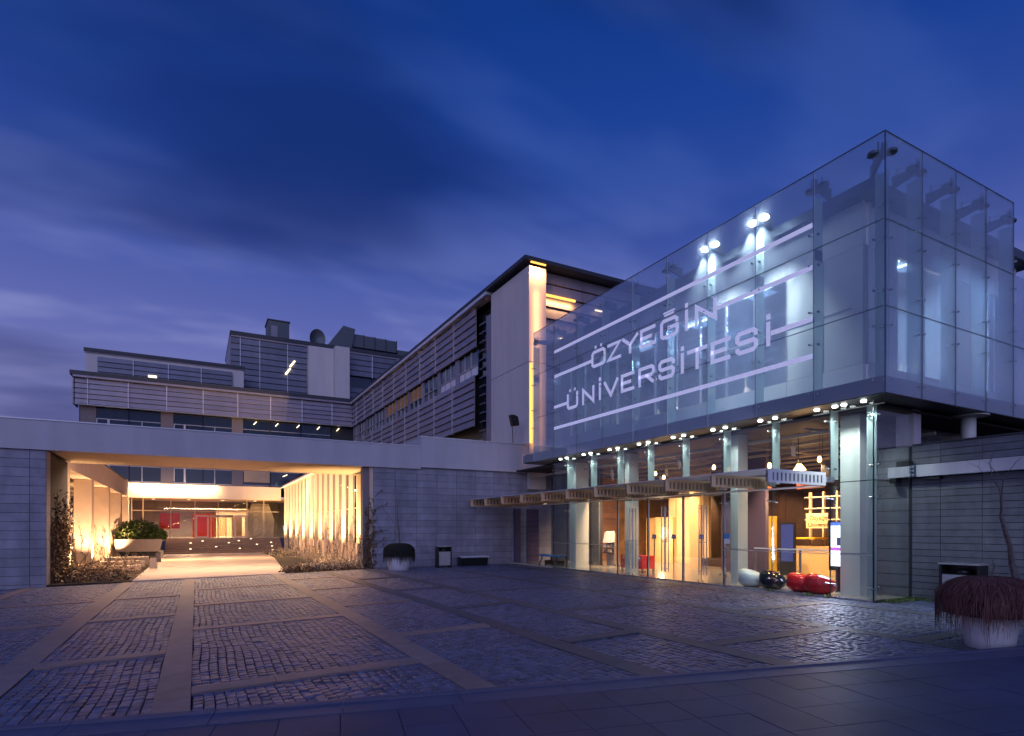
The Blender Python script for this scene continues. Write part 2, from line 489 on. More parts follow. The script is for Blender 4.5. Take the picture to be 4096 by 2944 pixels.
inview = (uu > -20) & (uu < 4116) & (vv < 2920)
score = np.where(inview, S[:, 4], 1e6)
order = np.argsort(score); near = order[:300]; rest = np.setdiff1d(np.arange(ns), near)
VR = ALLV[rest].reshape(-1, 3); FR = (np.arange(len(rest))[:, None, None] * 12 + fq[None]).reshape(-1, 4)
so = np_mesh('setts', 'sett', VR, FR, plaza); so['kind'] = 'stuff'
for i in near:
    c = ALLV[i].mean(0)
    me = bpy.data.meshes.new('sett'); me.from_pydata([tuple(q - c) for q in ALLV[i]], [], [tuple(int(k) for k in q) for q in fq])
    me.materials.append(M['sett_piece'])
    o = bpy.data.objects.new('sett', me); link(o, plaza); o.location = tuple(c)

# foreground pavement with its kerb (rotated against the plaza)
pav = MB()
def PQ(p, q): return (PD.x * p + QD.x * q, PD.y * p + QD.y * q)
def pq_box(mb, p0, p1, q0, q1, z0, z1):
    mb.prism([(p0, q0), (p1, q0), (p1, q1), (p0, q1)], z0, z1, lambda p, q, h: (*PQ(p, q), h)); return mb
pq_box(pav, -6, KERB - .20, -14, 16, -.55, .072); pavement = struct(pav.build('pavement', 'joint'))
qa = math.atan2(QD.y, QD.x)
def pq_piece(name, mat, p0, p1, q0, q1, z0, z1):
    o = bpy.data.objects.new(name, unit_box(mat)); link(o, pavement)
    x, y = PQ(p1, q0); 
    x, y = PQ(p0, q0)
    o.location = (x, y, z0); o.rotation_euler = (0, 0, qa); o.scale = (q1 - q0, p1 - p0, z1 - z0); return o
SL = .455
for i in range(8):
    p1 = KERB - .46 - i * SL; p0 = p1 - SL
    for j in range(-22, 30):
        q0 = j * SL - .02
        cxp, cyp = PQ((p0 + p1) / 2, q0 + SL / 2)
        dm = FWD[0] * cxp + FWD[1] * cyp; lt = RGT[0] * cxp + RGT[1] * cyp
        if dm < 2.6 or abs(lt) > dm * .95 + 2.2: continue
        pq_piece('slab', 'slab', p0 + .003, p1 - .003, q0 + .003, q0 + SL - .003, .02, .10 + random.uniform(-.0015, .0015))
for j in range(-12, 15):
    pq_piece('kerb_stone', 'kerb', KERB - .455, KERB - .185, j * 1.0 + .003, j * 1.0 + .997, -.2, .104)
pq_piece('kerb_edge', 'joint', KERB - .184, KERB - .004, -9, 12.5, -.4, -.03)
for j in range(-12, 15):
    pq_piece('kerb_lip', 'kerb', KERB - .183, KERB - .10, j * 1.0 + .003, j * 1.0 + .997, -.25, .118)

# ================================================================== GLASS PAVILION
GX, GY0, GY1 = 12.97, 7.41, 20.34          # ground floor glass front
BX, BY0, BY1 = 12.40, 6.85, 21.03          # upper glass box
BZ0, BZ1 = 4.40, 9.76
PAN = (BY1 - BY0) / 9; ROW = (BZ1 - BZ0) / 3
pv = thing('glass_pavilion', 'glass entrance pavilion with white lettering across its overhanging upper box', 'building', (GX, 14, 0))
T = .016
for i in range(9):
    for j in range(3):
        y0 = BY0 + i * PAN
        box('pane', 'pane', pv, BX, BX + T, y0 + .008, y0 + PAN - .008, BZ0 + j * ROW + .008, BZ0 + (j + 1) * ROW - .008)
SP = 1.405
for i in range(6):
    for j in range(3):
        if i > 3 and j == 2: continue
        x0 = BX + i * SP
        box('pane', 'pane_side', pv, x0 + (.026 if i == 0 else .008), x0 + SP - .008, BY0, BY0 + T, BZ0 + j * ROW + .008, BZ0 + (j + 1) * ROW - .008)
# edge beads that close the box
box('glass_edge', 'darksteel', pv, BX - .004, BX + .02, BY0, BY1, BZ1 - .002, BZ1 + .014)
box('glass_edge', 'darksteel', pv, BX + .02, BX + 4 * SP, BY0 - .004, BY0 + .02, BZ1 - .002, BZ1 + .014)
box('glass_edge', 'darksteel', pv, BX - .005, BX + .022, BY0 - .005, BY0 + .012, BZ0, BZ1 - .004)
# floor plate of the upper box, soffit
box('floor_plate', 'slabedge', pv, BX + .03, 22, BY0 + .03, BY1 + .9, BZ0 + .03, BZ0 + .36)
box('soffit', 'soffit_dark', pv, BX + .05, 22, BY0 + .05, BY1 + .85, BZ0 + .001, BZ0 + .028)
# dark sealant lines between the panes
for i in range(1, 9): box('joint_bead', 'darksteel', pv, BX - .002, BX + .018, BY0 + i * PAN - .007, BY0 + i * PAN + .007, BZ0, BZ1 - .003)
for j in (1, 2): box('joint_bead', 'darksteel', pv, BX - .003, BX + .019, BY0, BY1, BZ0 + j * ROW - .007, BZ0 + j * ROW + .007); box('joint_bead', 'darksteel', pv, BX + .021, BX + (4 if j == 2 else 6) * SP, BY0 - .003, BY0 + .018, BZ0 + j * ROW - .007, BZ0 + j * ROW + .007)
for i in range(1, 5): box('joint_bead', 'darksteel', pv, BX + i * SP - .007, BX + i * SP + .007, BY0 - .002, BY0 + .017, BZ0, BZ1 - .003)
# fins behind the joints, spider fittings
def spider(par, x, y, z, ax):
    m = MB()
    if ax == 'x':
        for s in (-1, 1):
            m.tube([(x + .20, y, z), (x + .06, y + s * .10, z + .02 * s)], .012, 5); m.lathe((x + .03, y + s * .11, z + .02 * s - .014), [(.0, 0), (.026, .004), (.026, .024), (.0, .03)], 8)
            m.tube([(x - .012, y + s * .11, z + .02 * s), (x + .05, y + s * .11, z + .02 * s)], .024, 8)
    else:
        for s in (-1, 1):
            m.tube([(x, y + .20, z), (x + s * .10, y + .06, z + .02 * s)], .012, 5)
            m.tube([(x + s * .11, y - .012, z + .02 * s), (x + s * .11, y + .05, z + .02 * s)], .024, 8)
    m.build('spider_fitting', 'steel', par)
fits = [BZ0 + .28, BZ0 + ROW - .38, BZ0 + ROW + .36, BZ0 + 2 * ROW - .36, BZ0 + 2 * ROW + .34]
for i in range(0, 10):
    y = BY0 + i * PAN
    if i == 0:
        f = box('glass_fin', 'fin', pv, BX + .17, BX + .19, BY0 + .03, BY0 + .26, BZ0 + .36, BZ1 - .75)
        f = box('glass_fin', 'fin', pv, BX + .03, BX + .165, BY0 + .20, BY0 + .22, BZ0 + .36, BZ1 - .75)
        for z in fits: spider(pv, BX + .02, BY0 + .14, z, 'x'); spider(pv, BX + .16, BY0 + .02, z, 'y')
        continue
    box('glass_fin', 'fin', pv, BX + .02, BX + .31, y - .009, y + .009, BZ0 + .36, BZ1 - .55)
    for z in fits: spider(pv, BX, y, z, 'x')
    b = box('fin_bracket', 'darksteel', pv, BX + .03, BX + .30, y - .02, y + .02, BZ0 + 2 * ROW - .22, BZ0 + 2 * ROW + .02)
for i in range(1, 5):
    x = BX + i * SP
    box('glass_fin', 'fin', pv, x - .009, x + .009, BY0 + .02, BY0 + .31, BZ0 + .36, BZ1 - .55 if i < 5 else BZ1 - 2.2)
    for z in fits: spider(pv, x, BY0, z, 'y')
# roof slab behind the glass, steel arms with small floodlights
RX, RY = 13.0, 7.46
box('roof_slab', 'darksteel', pv, RX, 21, RY, BY1 - .1, 9.06, 9.30)
def arm(x0, y0, x1, y1, z, lit, n=1):
    d = Vector((x1 - x0, y1 - y0)); ln = d.length; d.normalize(); s = Vector((-d.y, d.x))
    m = MB()
    def P(a, b, h): return (x0 + d.x * a + s.x * b, y0 + d.y * a + s.y * b, h)
    prof = [(0, z - .16), (ln, z - .05), (ln, z + .05), (0, z + .10)]
    m.prism([(p, q) for p, q in prof], -.04, .04, lambda p, q, h: P(p, h, q))
    m.tube([P(ln - .02, .0, z - .16), P(ln - .02, .0, z + .17)], .035, 6)
    m.tube([P(ln, -.09, z - .02), P(ln, -.09, z + .20)], .014, 5); m.tube([P(ln - .1, .09, z - .02), P(ln - .1, .09, z + .22)], .014, 5)
    m.tube([P(.1, .0, z + .26), P(.1, 0, z + .05)], .014, 5); m.tube([P(.1, 0, z + .20), P(ln - .05, 0, z + .14)], .005, 4)
    a = m.build('roof_arm', 'darksteel', pv)
    for q in (-1, 1):
        h = MB(); c = P(ln - .06, q * .17, z)
        h.lathe((c[0], c[1], c[2] - .035), [(.03, .08), (.10, .06), (.115, .0), (.10, -.015)], 10)
        h.build('floodlight_head', 'darksteel' if not lit else 'lamp_cool', a)
        if lit:
            light('SPOT', a, (c[0] + .02, c[1], c[2] - .07), 800.0, (.82, .95, .97), .03, (.09, 0, -1), 70, .9)
for i in range(1, 10):
    y = BY0 + i * PAN
    if i == 9: arm(RX + .2, y - .35, BX + .06, y - .02, 9.42, False)
    else: arm(RX, y, BX + .06, y, 9.42, i in (2, 3))
arm(RX, RY, BX + .09, BY0 + .09, 9.42, False)
for i in range(1, 5):
    x = BX + i * SP; arm(x, RY, x, BY0 + .06, 9.42, False)
# inner wall of the upper box
IX, IY = 13.30, 7.80
ymul = [IY + .02 + k * .985 for k in range(14)]
for k in range(13):
    a, b = ymul[k], ymul[k + 1]
    box('wall_panel', 'panelblue', pv, IX, IX + .12, a + .008, b - .008, 4.78, 5.36)
    box('wall_panel', 'panelblue', pv, IX, IX + .12, a + .008, b - .008, 8.06, 9.05)
    if k in (0, 1): 
        box('wall_panel', 'panelblue', pv, IX + .02, IX + .12, a + .008, b - .008, 5.38, 8.04)
    elif k in (12,):
        box('wall_panel', 'panelblue', pv, IX + .02, IX + .12, a + .008, b - .008, 5.38, 8.04)
    else:
        box('window_pane', 'innerglass', pv, IX + .05, IX + .07, a + .03, b - .03, 5.38, 8.04)
    box('mullion', 'frame', pv, IX + .01, IX + .10, a - .02, a + .02, 5.37, 8.05)
box('transom', 'frame', pv, IX + .012, IX + .09, IY + .3, 20.6, 6.68, 6.72)
for k in range(6):
    a = IX + .15 + k * 1.2; b = a + 1.2
    box('wall_panel', 'panelblue', pv, a + .008, b - .008, IY, IY + .1, 4.78, 5.36)
    box('wall_panel', 'panelblue', pv, a + .008, b - .008, IY, IY + .1, 8.06, 9.05)
    if k in (0, 3): box('wall_panel', 'panelblue', pv, a + .008, b - .008, IY, IY + .1, 5.38, 8.04)
    else: box('window_pane', 'innerglass', pv, a + .02, b - .02, IY + .04, IY + .06, 5.38, 8.04)
    box('mullion', 'frame', pv, a - .02, a + .02, IY + .02, IY + .09, 5.37, 8.05)
# the room behind it
box('room_wall', 'panelblue', pv, 19.3, 19.5, 7.9, 20.8, 4.78, 9.05)
box('room_wall', 'greywall', pv, IX + .14, 19.3, 20.65, 20.8, 4.78, 9.05)
box('room_floor', 'greywall', pv, IX + .14, 19.3, IY + .12, 20.6, 4.77, 4.80)
box('room_ceiling', 'panelblue', pv, IX + .14, 19.3, IY + .12, 20.6, 8.95, 9.04)
for (x, y, z, h) in ((14.6, 9.3, 5.5, 1.2), (14.8, 12.3, 5.3, 1.0), (15.1, 12.55, 5.2, .7), (14.3, 15.6, 5.2, .6), (15.5, 8.6, 5.5, 1.5), (16.5, 8.7, 5.0, 1.0), (17.8, 9.0, 5.5, 1.2), (15.8, 17.2, 5.4, .7)):
    m = MB(); m.tube([(x, y, z), (x, y, z + h)], .02, 6); o = m.build('tube_lamp', 'lamp_tube', pv)
    light('POINT', o, (x - .1, y - .1, z + h / 2), 45.0, (1, .62, .36), .1)
for (x, y) in ((15.6, 9.9), (16.8, 9.4), (17.2, 8.8), (15.2, 12.2), (15.6, 15.0), (15.6, 18.0)):  # the last three tubes are added only to brighten the room
    m = MB(); m.box(x - .03, x + .03, y - .5, y + .5, 8.86, 8.90); o = m.build('ceiling_tube', 'lamp_cool', pv)
    light('AREA', o, (x, y, 8.84), 230.0 if y < 10 else 45.0, (.72, .85, 1), .8, (0, 0, -1))
for k, (y, z) in enumerate(((10.1, 6.1), (9.55, 5.9), (13.1, 5.9))):
    m = MB(); m.lathe((14.2, y, z), [(.0, -.05), (.05, -.03), (.05, .03), (0, .05)], 8); m.build('globe_lamp', 'lamp_warm', pv)

# lettering film on the glass: own stroke letters, each a part
LX0, LX1 = BX - .006, BX - .001
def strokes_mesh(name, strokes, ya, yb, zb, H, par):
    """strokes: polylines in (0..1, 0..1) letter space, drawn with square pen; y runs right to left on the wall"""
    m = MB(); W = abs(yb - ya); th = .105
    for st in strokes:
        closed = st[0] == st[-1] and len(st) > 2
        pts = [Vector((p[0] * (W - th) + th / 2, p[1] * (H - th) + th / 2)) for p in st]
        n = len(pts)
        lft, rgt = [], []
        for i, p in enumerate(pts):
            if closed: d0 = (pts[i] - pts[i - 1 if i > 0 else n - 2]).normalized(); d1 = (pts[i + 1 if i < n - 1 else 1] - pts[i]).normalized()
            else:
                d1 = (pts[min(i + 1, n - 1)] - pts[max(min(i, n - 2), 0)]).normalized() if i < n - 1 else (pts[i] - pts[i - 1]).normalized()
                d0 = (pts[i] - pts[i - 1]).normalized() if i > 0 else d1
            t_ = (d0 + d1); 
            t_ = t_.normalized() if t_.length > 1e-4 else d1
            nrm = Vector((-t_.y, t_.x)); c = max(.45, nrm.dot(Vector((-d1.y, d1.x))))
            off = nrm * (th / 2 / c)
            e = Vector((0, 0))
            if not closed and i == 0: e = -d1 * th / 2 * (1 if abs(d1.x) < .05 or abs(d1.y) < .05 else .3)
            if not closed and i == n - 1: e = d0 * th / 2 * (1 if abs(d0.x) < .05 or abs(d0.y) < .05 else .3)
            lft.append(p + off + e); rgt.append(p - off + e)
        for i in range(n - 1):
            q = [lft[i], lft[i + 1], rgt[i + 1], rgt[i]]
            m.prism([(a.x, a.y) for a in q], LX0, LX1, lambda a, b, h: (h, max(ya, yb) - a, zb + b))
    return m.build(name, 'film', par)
c_ = .13
def rrect(x0, y0, x1, y1, r=c_): return [(x0 + r, y0), (x1 - r, y0), (x1, y0 + r), (x1, y1 - r), (x1 - r, y1), (x0 + r, y1), (x0, y1 - r), (x0, y0 + r), (x0 + r, y0)]
GL = {
 'O': [rrect(0, 0, 1, 1)], 'Z': [[(0, 1), (1, 1), (0, 0), (1, 0)]], 'Y': [[(0, 1), (.5, .48), (.5, 0)], [(1, 1), (.5, .48)]],
 'E': [[(1, 1), (0, 1), (0, 0), (1, 0)], [(0, .5), (.72, .5)]],
 'G': [[(1, .78), (1, 1 - c_), (1 - c_, 1), (c_, 1), (0, 1 - c_), (0, c_), (c_, 0), (1 - c_, 0), (1, c_), (1, .5), (.5, .5)]],
 'I': [[(.5, 0), (.5, 1)]], 'N': [[(0, 0), (0, 1), (1, 0), (1, 1)]],
 'U': [[(0, 1), (0, c_), (c_, 0), (1 - c_, 0), (1, c_), (1, 1)]], 'V': [[(0, 1), (.5, 0), (1, 1)]],
 'R': [[(0, 0), (0, 1), (1 - c_, 1), (1, 1 - c_), (1, .5 + c_), (1 - c_, .5), (0, .5)], [(.5, .5), (1, 0)]],
 'S': [[(1, .80), (1, 1 - c_), (1 - c_, 1), (c_, 1), (0, 1 - c_), (0, .5 + c_), (c_, .5), (1 - c_, .5), (1, .5 - c_), (1, c_), (1 - c_, 0), (c_, 0), (0, c_), (0, .16)]],
 'T': [[(0, 1), (1, 1)], [(.5, 1), (.5, 0)]],
}
def ypos(u): return at_x(u, 1500, BX)[1]
H_ = .60
row1 = [('O', 2366, 2422, 'dots'), ('Z', 2430, 2483, ''), ('Y', 2487, 2555, ''), ('E', 2561, 2621, ''), ('G', 2641, 2713, 'breve'), ('I', 2737, 2755, 'dot'), ('N', 2780, 2866, '')]
row2 = [('U', 2268, 2312, 'dots'), ('N', 2329, 2377, ''), ('I', 2393, 2406, 'dot'), ('V', 2414, 2474, ''), ('E', 2484, 2537, ''), ('R', 2554, 2618, ''), ('S', 2634, 2698, ''),
        ('I', 2721, 2737, 'dot'), ('T', 2749, 2829, ''), ('E', 2843, 2921, ''), ('S', 2942, 3031, ''), ('I', 3062, 3083, 'dot')]
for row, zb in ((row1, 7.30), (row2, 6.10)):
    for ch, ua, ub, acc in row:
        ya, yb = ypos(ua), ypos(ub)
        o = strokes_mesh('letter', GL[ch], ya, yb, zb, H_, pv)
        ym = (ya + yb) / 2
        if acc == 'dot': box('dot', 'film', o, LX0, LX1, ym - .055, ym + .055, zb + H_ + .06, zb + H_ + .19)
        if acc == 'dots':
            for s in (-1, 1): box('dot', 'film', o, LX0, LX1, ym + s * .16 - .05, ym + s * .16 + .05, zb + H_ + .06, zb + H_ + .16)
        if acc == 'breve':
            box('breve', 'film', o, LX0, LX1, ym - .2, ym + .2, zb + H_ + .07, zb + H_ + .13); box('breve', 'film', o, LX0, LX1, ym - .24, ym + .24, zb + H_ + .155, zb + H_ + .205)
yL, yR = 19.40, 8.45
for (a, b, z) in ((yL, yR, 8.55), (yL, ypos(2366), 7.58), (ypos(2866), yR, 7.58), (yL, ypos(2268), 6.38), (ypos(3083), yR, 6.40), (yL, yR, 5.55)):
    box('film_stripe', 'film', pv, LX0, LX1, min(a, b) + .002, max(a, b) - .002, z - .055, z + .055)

# ground floor glass front
joints = [GY0, 8.40, 9.96, 11.53, 13.09, 14.65, 16.2, 17.77, 19.35, GY1]
for k in range(9):
    a, b = joints[k], joints[k + 1]
    door = 3 <= k <= 5
    rows = ((.04, 1.02), (1.02, 2.66), (2.66, 4.38)) if not door else ((2.66, 4.38),)
    for (z0, z1) in rows:
        box('pane', 'pane_low', pv, GX, GX + .014, a + .008, b - .008, z0 + .005, z1 - .005)
    if not door: box('glazing_line', 'frame', pv, GX - .003, GX + .018, a + .008, b - .008, 1.012, 1.028)
    box('base_channel', 'steel', pv, GX - .03, GX + .05, a, b - .003, -.02, .035)
    if k > 0:
        box('glass_fin', 'fin', pv, GX + .02, GX + .30, a - .010, a + .010, 2.75, 4.36)
        if not 4 <= k <= 5: box('glass_fin', 'pane_low', pv, GX + .02, GX + .30, a - .008, a + .008, .04, 2.6)
        for z in (.3, 2.3, 3.0, 4.1):
            if not (4 <= k <= 5 and z < 2.5): spider(pv, GX, a, z, 'x')
        box('joint_bead', 'black', pv, GX - .006, GX + .016, a - .007, a + .007, .03, 4.39)
box('corner_bead', 'black', pv, GX - .008, GX + .02, GY0 - .008, GY0 + .012, .0, 4.39)
box('end_bead', 'black', pv, GX - .008, GX + .02, GY1 - .01, GY1 + .01, .0, 4.39)
for (z0, z1) in ((.04, 2.66), (2.66, 4.38)):
    box('pane', 'pane_low', pv, GX + .022, 14.40, GY0, GY0 + .014, z0 + .005, z1 - .005)
    box('pane', 'pane_low', pv, GX + .022, 15.29, GY1, GY1 + .014, z0 + .005, z1 - .005)
box('base_channel', 'steel', pv, GX + .055, 14.40, GY0 - .02, GY0 + .04, -.02, .035)
for z in (.3, 2.3, 3.0, 4.1): spider(pv, GX + .12, GY0, z, 'y')
box('glass_fin', 'fin', pv, GX + .16, GX + .18, GY0 + .03, GY0 + .24, .05, 4.36)
box('tie_rod', 'black', pv, GX - .004, GX + .012, GY0 - .01, 8.40, 2.655, 2.675)
box('tie_rod', 'black', pv, GX, 14.3, GY0 - .012, GY0 - .004, 2.655, 2.675)
# glass doors with steel rails
for (a, b) in ((11.53, 12.31), (12.31, 13.09), (13.09, 13.87), (13.87, 14.65), (14.65, 15.42), (15.42, 16.2)):
    d = box('door', 'pane_low', pv, GX + .03, GX + .044, a + .03, b - .03, .06, 2.58)
    hy = b - .09 if (round((a - 11.53) / .78) % 2 == 0) else a + .09
    m = MB()
    for s in (-1, 1): m.tube([(GX + .037 + s * .06, hy, .25), (GX + .037 + s * .06, hy, 2.3)], .016, 6)
    for z in (.35, 1.2, 2.2): m.tube([(GX - .02, hy, z), (GX + .10, hy, z)], .010, 5)
    m.build('door_handle', 'steel', d)
    m = MB(); m.box(GX + .02, GX + .055, a + .04, b - .04, 2.55, 2.63); m.build('door_rail', 'steel', d)
    m = MB(); m.tube([(GX - .05, hy, .0), (GX - .05, hy, .12)], .012, 6); m.build('door_stop', 'black', d)
for y in (11.53, 13.09, 14.65, 16.2): box('door_post', 'steel', pv, GX + .015, GX + .075, y - .025, y + .025, .036, 2.62)
box('door_head', 'rail', pv, GX + .018, GX + .10, 11.56, 16.17, 2.60, 2.66)
# canopy of perforated cantilever beams
BL = GX - 10.82
for k in range(11):
    y = 8.40 + 1.56 * k
    if k == 10: y = 23.86
    x0, x1 = 10.82, (12.80 if k < 8 else 13.0)
    m = MB(); z0, z1 = 2.60, 2.90; nsl = 13; m_ = (x1 - x0 - .18) / nsl
    m.box(x0, x1, y - .012, y + .012, z1 - .075, z1); m.box(x0, x1, y - .012, y + .012, z0, z0 + .055)
    xx = x0
    for q in range(nsl + 1):
        wq = .09 if q in (0, nsl) else m_ * .52
        cxq = x0 + .09 + q * m_
        m.box(cxq - wq / 2 if q else x0, cxq + wq / 2 if q < nsl else x1, y - .011, y + .011, z0 + .055, z1 - .075)
    bm_ = m.build('canopy_beam', 'canopy' if k else 'panelblue', pv)
    mb_ = MB(); mb_.box(x0, x1, y + .05, y + .062, z0 + .03, z1 - .03); mb_.build('beam_backing', 'greywall', bm_)
    m = MB(); m.box(x1, GX + .1, y - .04, y + .04, z0 + .08, z0 + .2); m.build('beam_bracket', 'steel', bm_)
    if k < 10:
        yn = 8.40 + 1.56 * (k + 1) if k < 9 else 23.86
        box('canopy_plate', 'panelblue', pv, x0 + .02, x1, y + .07, yn - .02, z1 - .004, z1 + .012)
        box('canopy_ceiling', 'white', pv, x1 - .45, x1, y + .07, yn - .02, z0 - .022, z0 - .006)
# downlights in the soffit, in pairs at the joints
for y in joints[1:-1] + [7.75]:
    for s in (-.22, .22):
        m = MB(); m.lathe((GX - .16, y + s, 4.365), [(.05, .0), (.06, .03)], 12); o = m.build('downlight', 'lamp_down', pv)
        light('SPOT', o, (GX - .16, y + s, 4.35), 125.0, (.86, .97, .93), .05, (.16, 0, -1), 120, .6)
    m = MB(); m.tube([(GX + .12, y - .5, 4.33), (GX + .12, y + .5, 4.33)], .012, 6); m.build('light_rail', 'white', pv)
# interior columns
for (x1, ya, yb) in ((13.9, 8.08, 8.55), (14.01, 11.56, 11.82), (14.04, 16.32, 16.55), (14.25, 19.65, 20.1)):
    c = box('column', 'column', pv, 13.6, x1, ya, yb, .02, 4.35)
    box('column_joint', 'black', c, 13.597, x1 + .003, ya - .003, yb + .003, 1.01, 1.018)
# lobby shell
box('lobby_floor', 'lobbyfloor', pv, GX + .06, 27, GY0 + .05, 30, -.05, .02)
box('lobby_ceiling', 'lobbyceil', pv, GX + .35, 27, GY0 + .05, 30, 4.30, 4.36)
box('lobby_wall', 'beigewall', pv, 26.7, 27, 7.5, 30, .02, 4.3)
box('lobby_wall', 'darkwood', pv, 13.4, 27, 29.8, 30, .02, 4.3)
box('lobby_wall', 'beigewall', pv, 18.2, 26.7, 8.9, 9.05, .02, 4.3)
for k in range(9):
    x = 14.0 + k * 1.35
    box('ceiling_rail', 'rail', pv, x, x + .07, 8.0, 29.5, 4.02 - .0 * k, 4.10)
for k in range(6):
    y = 9.5 + k * 3.0
    box('cross_rail', 'rail', pv, 13.7, 26.5, y, y + .06, 4.12, 4.18)
for k, (x, y) in enumerate(((14.7, 10.6), (15.4, 9.4), (16.2, 12.2), (17, 14.5), (16, 17), (18, 19.5), (19.4, 12), (20, 16), (15.4, 19.6), (21.5, 21), (14.3, 18.2), (14.3, 14.6), (14.2, 17.2))):  # the last three are added to brighten the darker bays
    m = MB(); m.tube([(x, y, 4.05), (x, y, 3.86)], .012, 5); m.tube([(x, y, 3.9), (x + .1, y + .06, 3.66)], .055, 8)
    o = m.build('track_light', 'white', pv)
    light('SPOT', o, (x + .12, y + .07, 3.62), 820.0, (1.0, .62, .32), .06, (.7, .3 if k < 10 else .8, -1), 90, .7)
# timber and plaster linings deep in the lobby
for k in range(14):
    box('wall_plank', 'woodwall', pv, 17.4, 23.4, 24.0, 24.12, .03 + k * .3, .315 + k * .3)
for k in range(10):
    box('wall_plank', 'darkwood', pv, 22.6 , 22.72, 12.2 + k * .9, 13.08 + k * .9, .03, 4.28)
for k in range(5):
    box('wall_plank', 'beigewall', pv, 19.8, 19.95, 18.4 + k * .5, 18.86 + k * .5, .03, 4.28)
for k in range(12):
    box('ribbed_panel', 'stone', pv, 14.6, 17.3, 24.2 , 24.3, .03 + k * .35, .37 + k * .35)
box('lobby_floor_mat', 'darkwood', pv, 19.0, 22.4, 14.2, 18.2, .021, .34)
box('purple_wall', 'purplewall', pv, 17.0, 17.15, 13.3, 15.2, .02, 4.3)
box('yellow_pillar', 'yellow', pv, 15.9, 16.0, 12.1, 12.32, .02, 2.0)
box('round_wall', 'beige', pv, 24.6, 26.6, 9.2, 14, 2.7, 4.28)

# ================================================================== GATE BUILDING
GWY = 24.3
gt = thing('gate_building', 'low stone gate building with plain pale fascia over a wide warm lit opening', 'building', (1.1, 26, -.3))
def stone_wall(par, x0, x1, cols, y, ztop, zbot, ch, mat='stone', face='y'):
    """core wall part with its own stone slabs in front; cols = joint positions"""
    if face == 'y': core = box('wall', 'stonejoint', par, x0, x1, y + .035, y + .6, zbot, ztop)
    else: core = box('wall', 'stonejoint', par, y + .035, y + .6, x0, x1, zbot, ztop)
    z = ztop
    while z > zbot + .02:
        z0 = max(z - ch, zbot)
        for a, b in zip(cols[:-1], cols[1:]):
            e = random.uniform(-.002, .003)
            if face == 'y': box('stone_slab', mat, core, a + .006, b - .006, y - e, y + .034, z0 + .006, z - .006)
            else: box('stone_slab', mat, core, y - e, y + .034, a + .004, b - .004, z0 + .006, z - .006)
        z = z0
    return core
XL, XR = -4.37, 6.55
stone_wall(gt, -9.6, XL, [-9.6, -8.4, -7.2, -6.0, -4.8, XL], GWY, 4.19, -.62, .295)
stone_wall(gt, XR, 15.3, [XR, 7.49, 8.43, 9.38, 10.32, 11.26, 12.2, 13.1, 14.0, 14.9, 15.3], GWY, 4.27, -.28, .288)
# side slabs of the left jamb, brown right jamb
for k in range(16):
    z1 = 4.19 - k * .295
    box('jamb_slab', 'stone', gt, XL - .03, XL + .004, GWY + .036, GWY + .62, z1 - .29, z1)
box('wall_core', 'stonejoint', gt, -9.6, XL - .035, GWY + .61, 28.2, -.62, 4.19)
box('jamb', 'greywall', gt, XR - .42, XR - .16, GWY + .12, GWY + .5, -.3, 4.19)
box('jamb', 'stucco', gt, XR - .155, XR + .03, GWY + .04, GWY + .6, -.3, 4.19)
# recess between gate and pavilion: rendered nib, ribbed purple panels, shelf
box('door_jamb', 'purplewall', gt, 13.25, 13.55, GWY - .14, GWY - .012, -.2, 2.55)
for k in range(11):
    box('ribbed_panel', 'purplewall', gt, 13.95, 15.28, GWY - .06, GWY - .012, -.05 + k * .235, .178 + k * .235)
for k in range(17):
    box('ribbed_panel', 'stone_right', gt, 15.30, 15.36, 20.36, GWY + .3, .0 + k * .26, .252 + k * .26)
box('recess_wall', 'darkwall', gt, 15.37, 15.5, 20.36, GWY + .3, -.2, 4.3)
# fascia beams
box('fascia', 'fascia', gt, -14, 8.6, GWY - .09, GWY + .12, 4.20, 5.17)
box('coping', 'coping', gt, -14, 8.6, GWY - .12, GWY + .2, 5.172, 5.205)
box('fascia', 'fascia', gt, 8.602, 15.2, GWY - .13, GWY + .12, 4.28, 5.60)
box('coping', 'coping', gt, 8.57, 15.2, GWY - .16, GWY + .2, 5.602, 5.64)
box('fascia_return', 'fascia', gt, 8.602, 8.75, GWY + .121, 28.2, 5.1, 5.60)
for k in range(11):
    a = -4.3 + k * .985
    box('soffit_panel', 'soffit', gt, a + .004, a + .981, GWY + .125, 28.2, 4.205, 4.24)
box('roof', 'darkwall', gt, -14, 14, GWY + .125, 28.25, 4.245, 5.05)
box('inner_beam', 'soffit', gt, XL, XR + .3, 28.251, 28.5, 4.2, 5.0)
o = box('led_strip', 'led_cream', gt, XL + .2, XR - .4, 28.52, 28.57, 4.22, 4.26)  # unseen strip, added behind the beam for the warm gate light
light('AREA', o, (1.1, 28.7, 4.2), 1150.0, (1.0, .62, .38), 9.5, (0, .2, -1), size_y=.25)
# warm light stripe on the right fascia end
o = box('wall_washer', 'bracket', gt, 13.6, 13.95, GWY - .34, GWY - .22, 5.66, 5.70)
light('SPOT', o, (13.76, GWY - .26, 5.65), 30.0, (1, .62, .42), .02, (0, .06, -1), 26, .5)

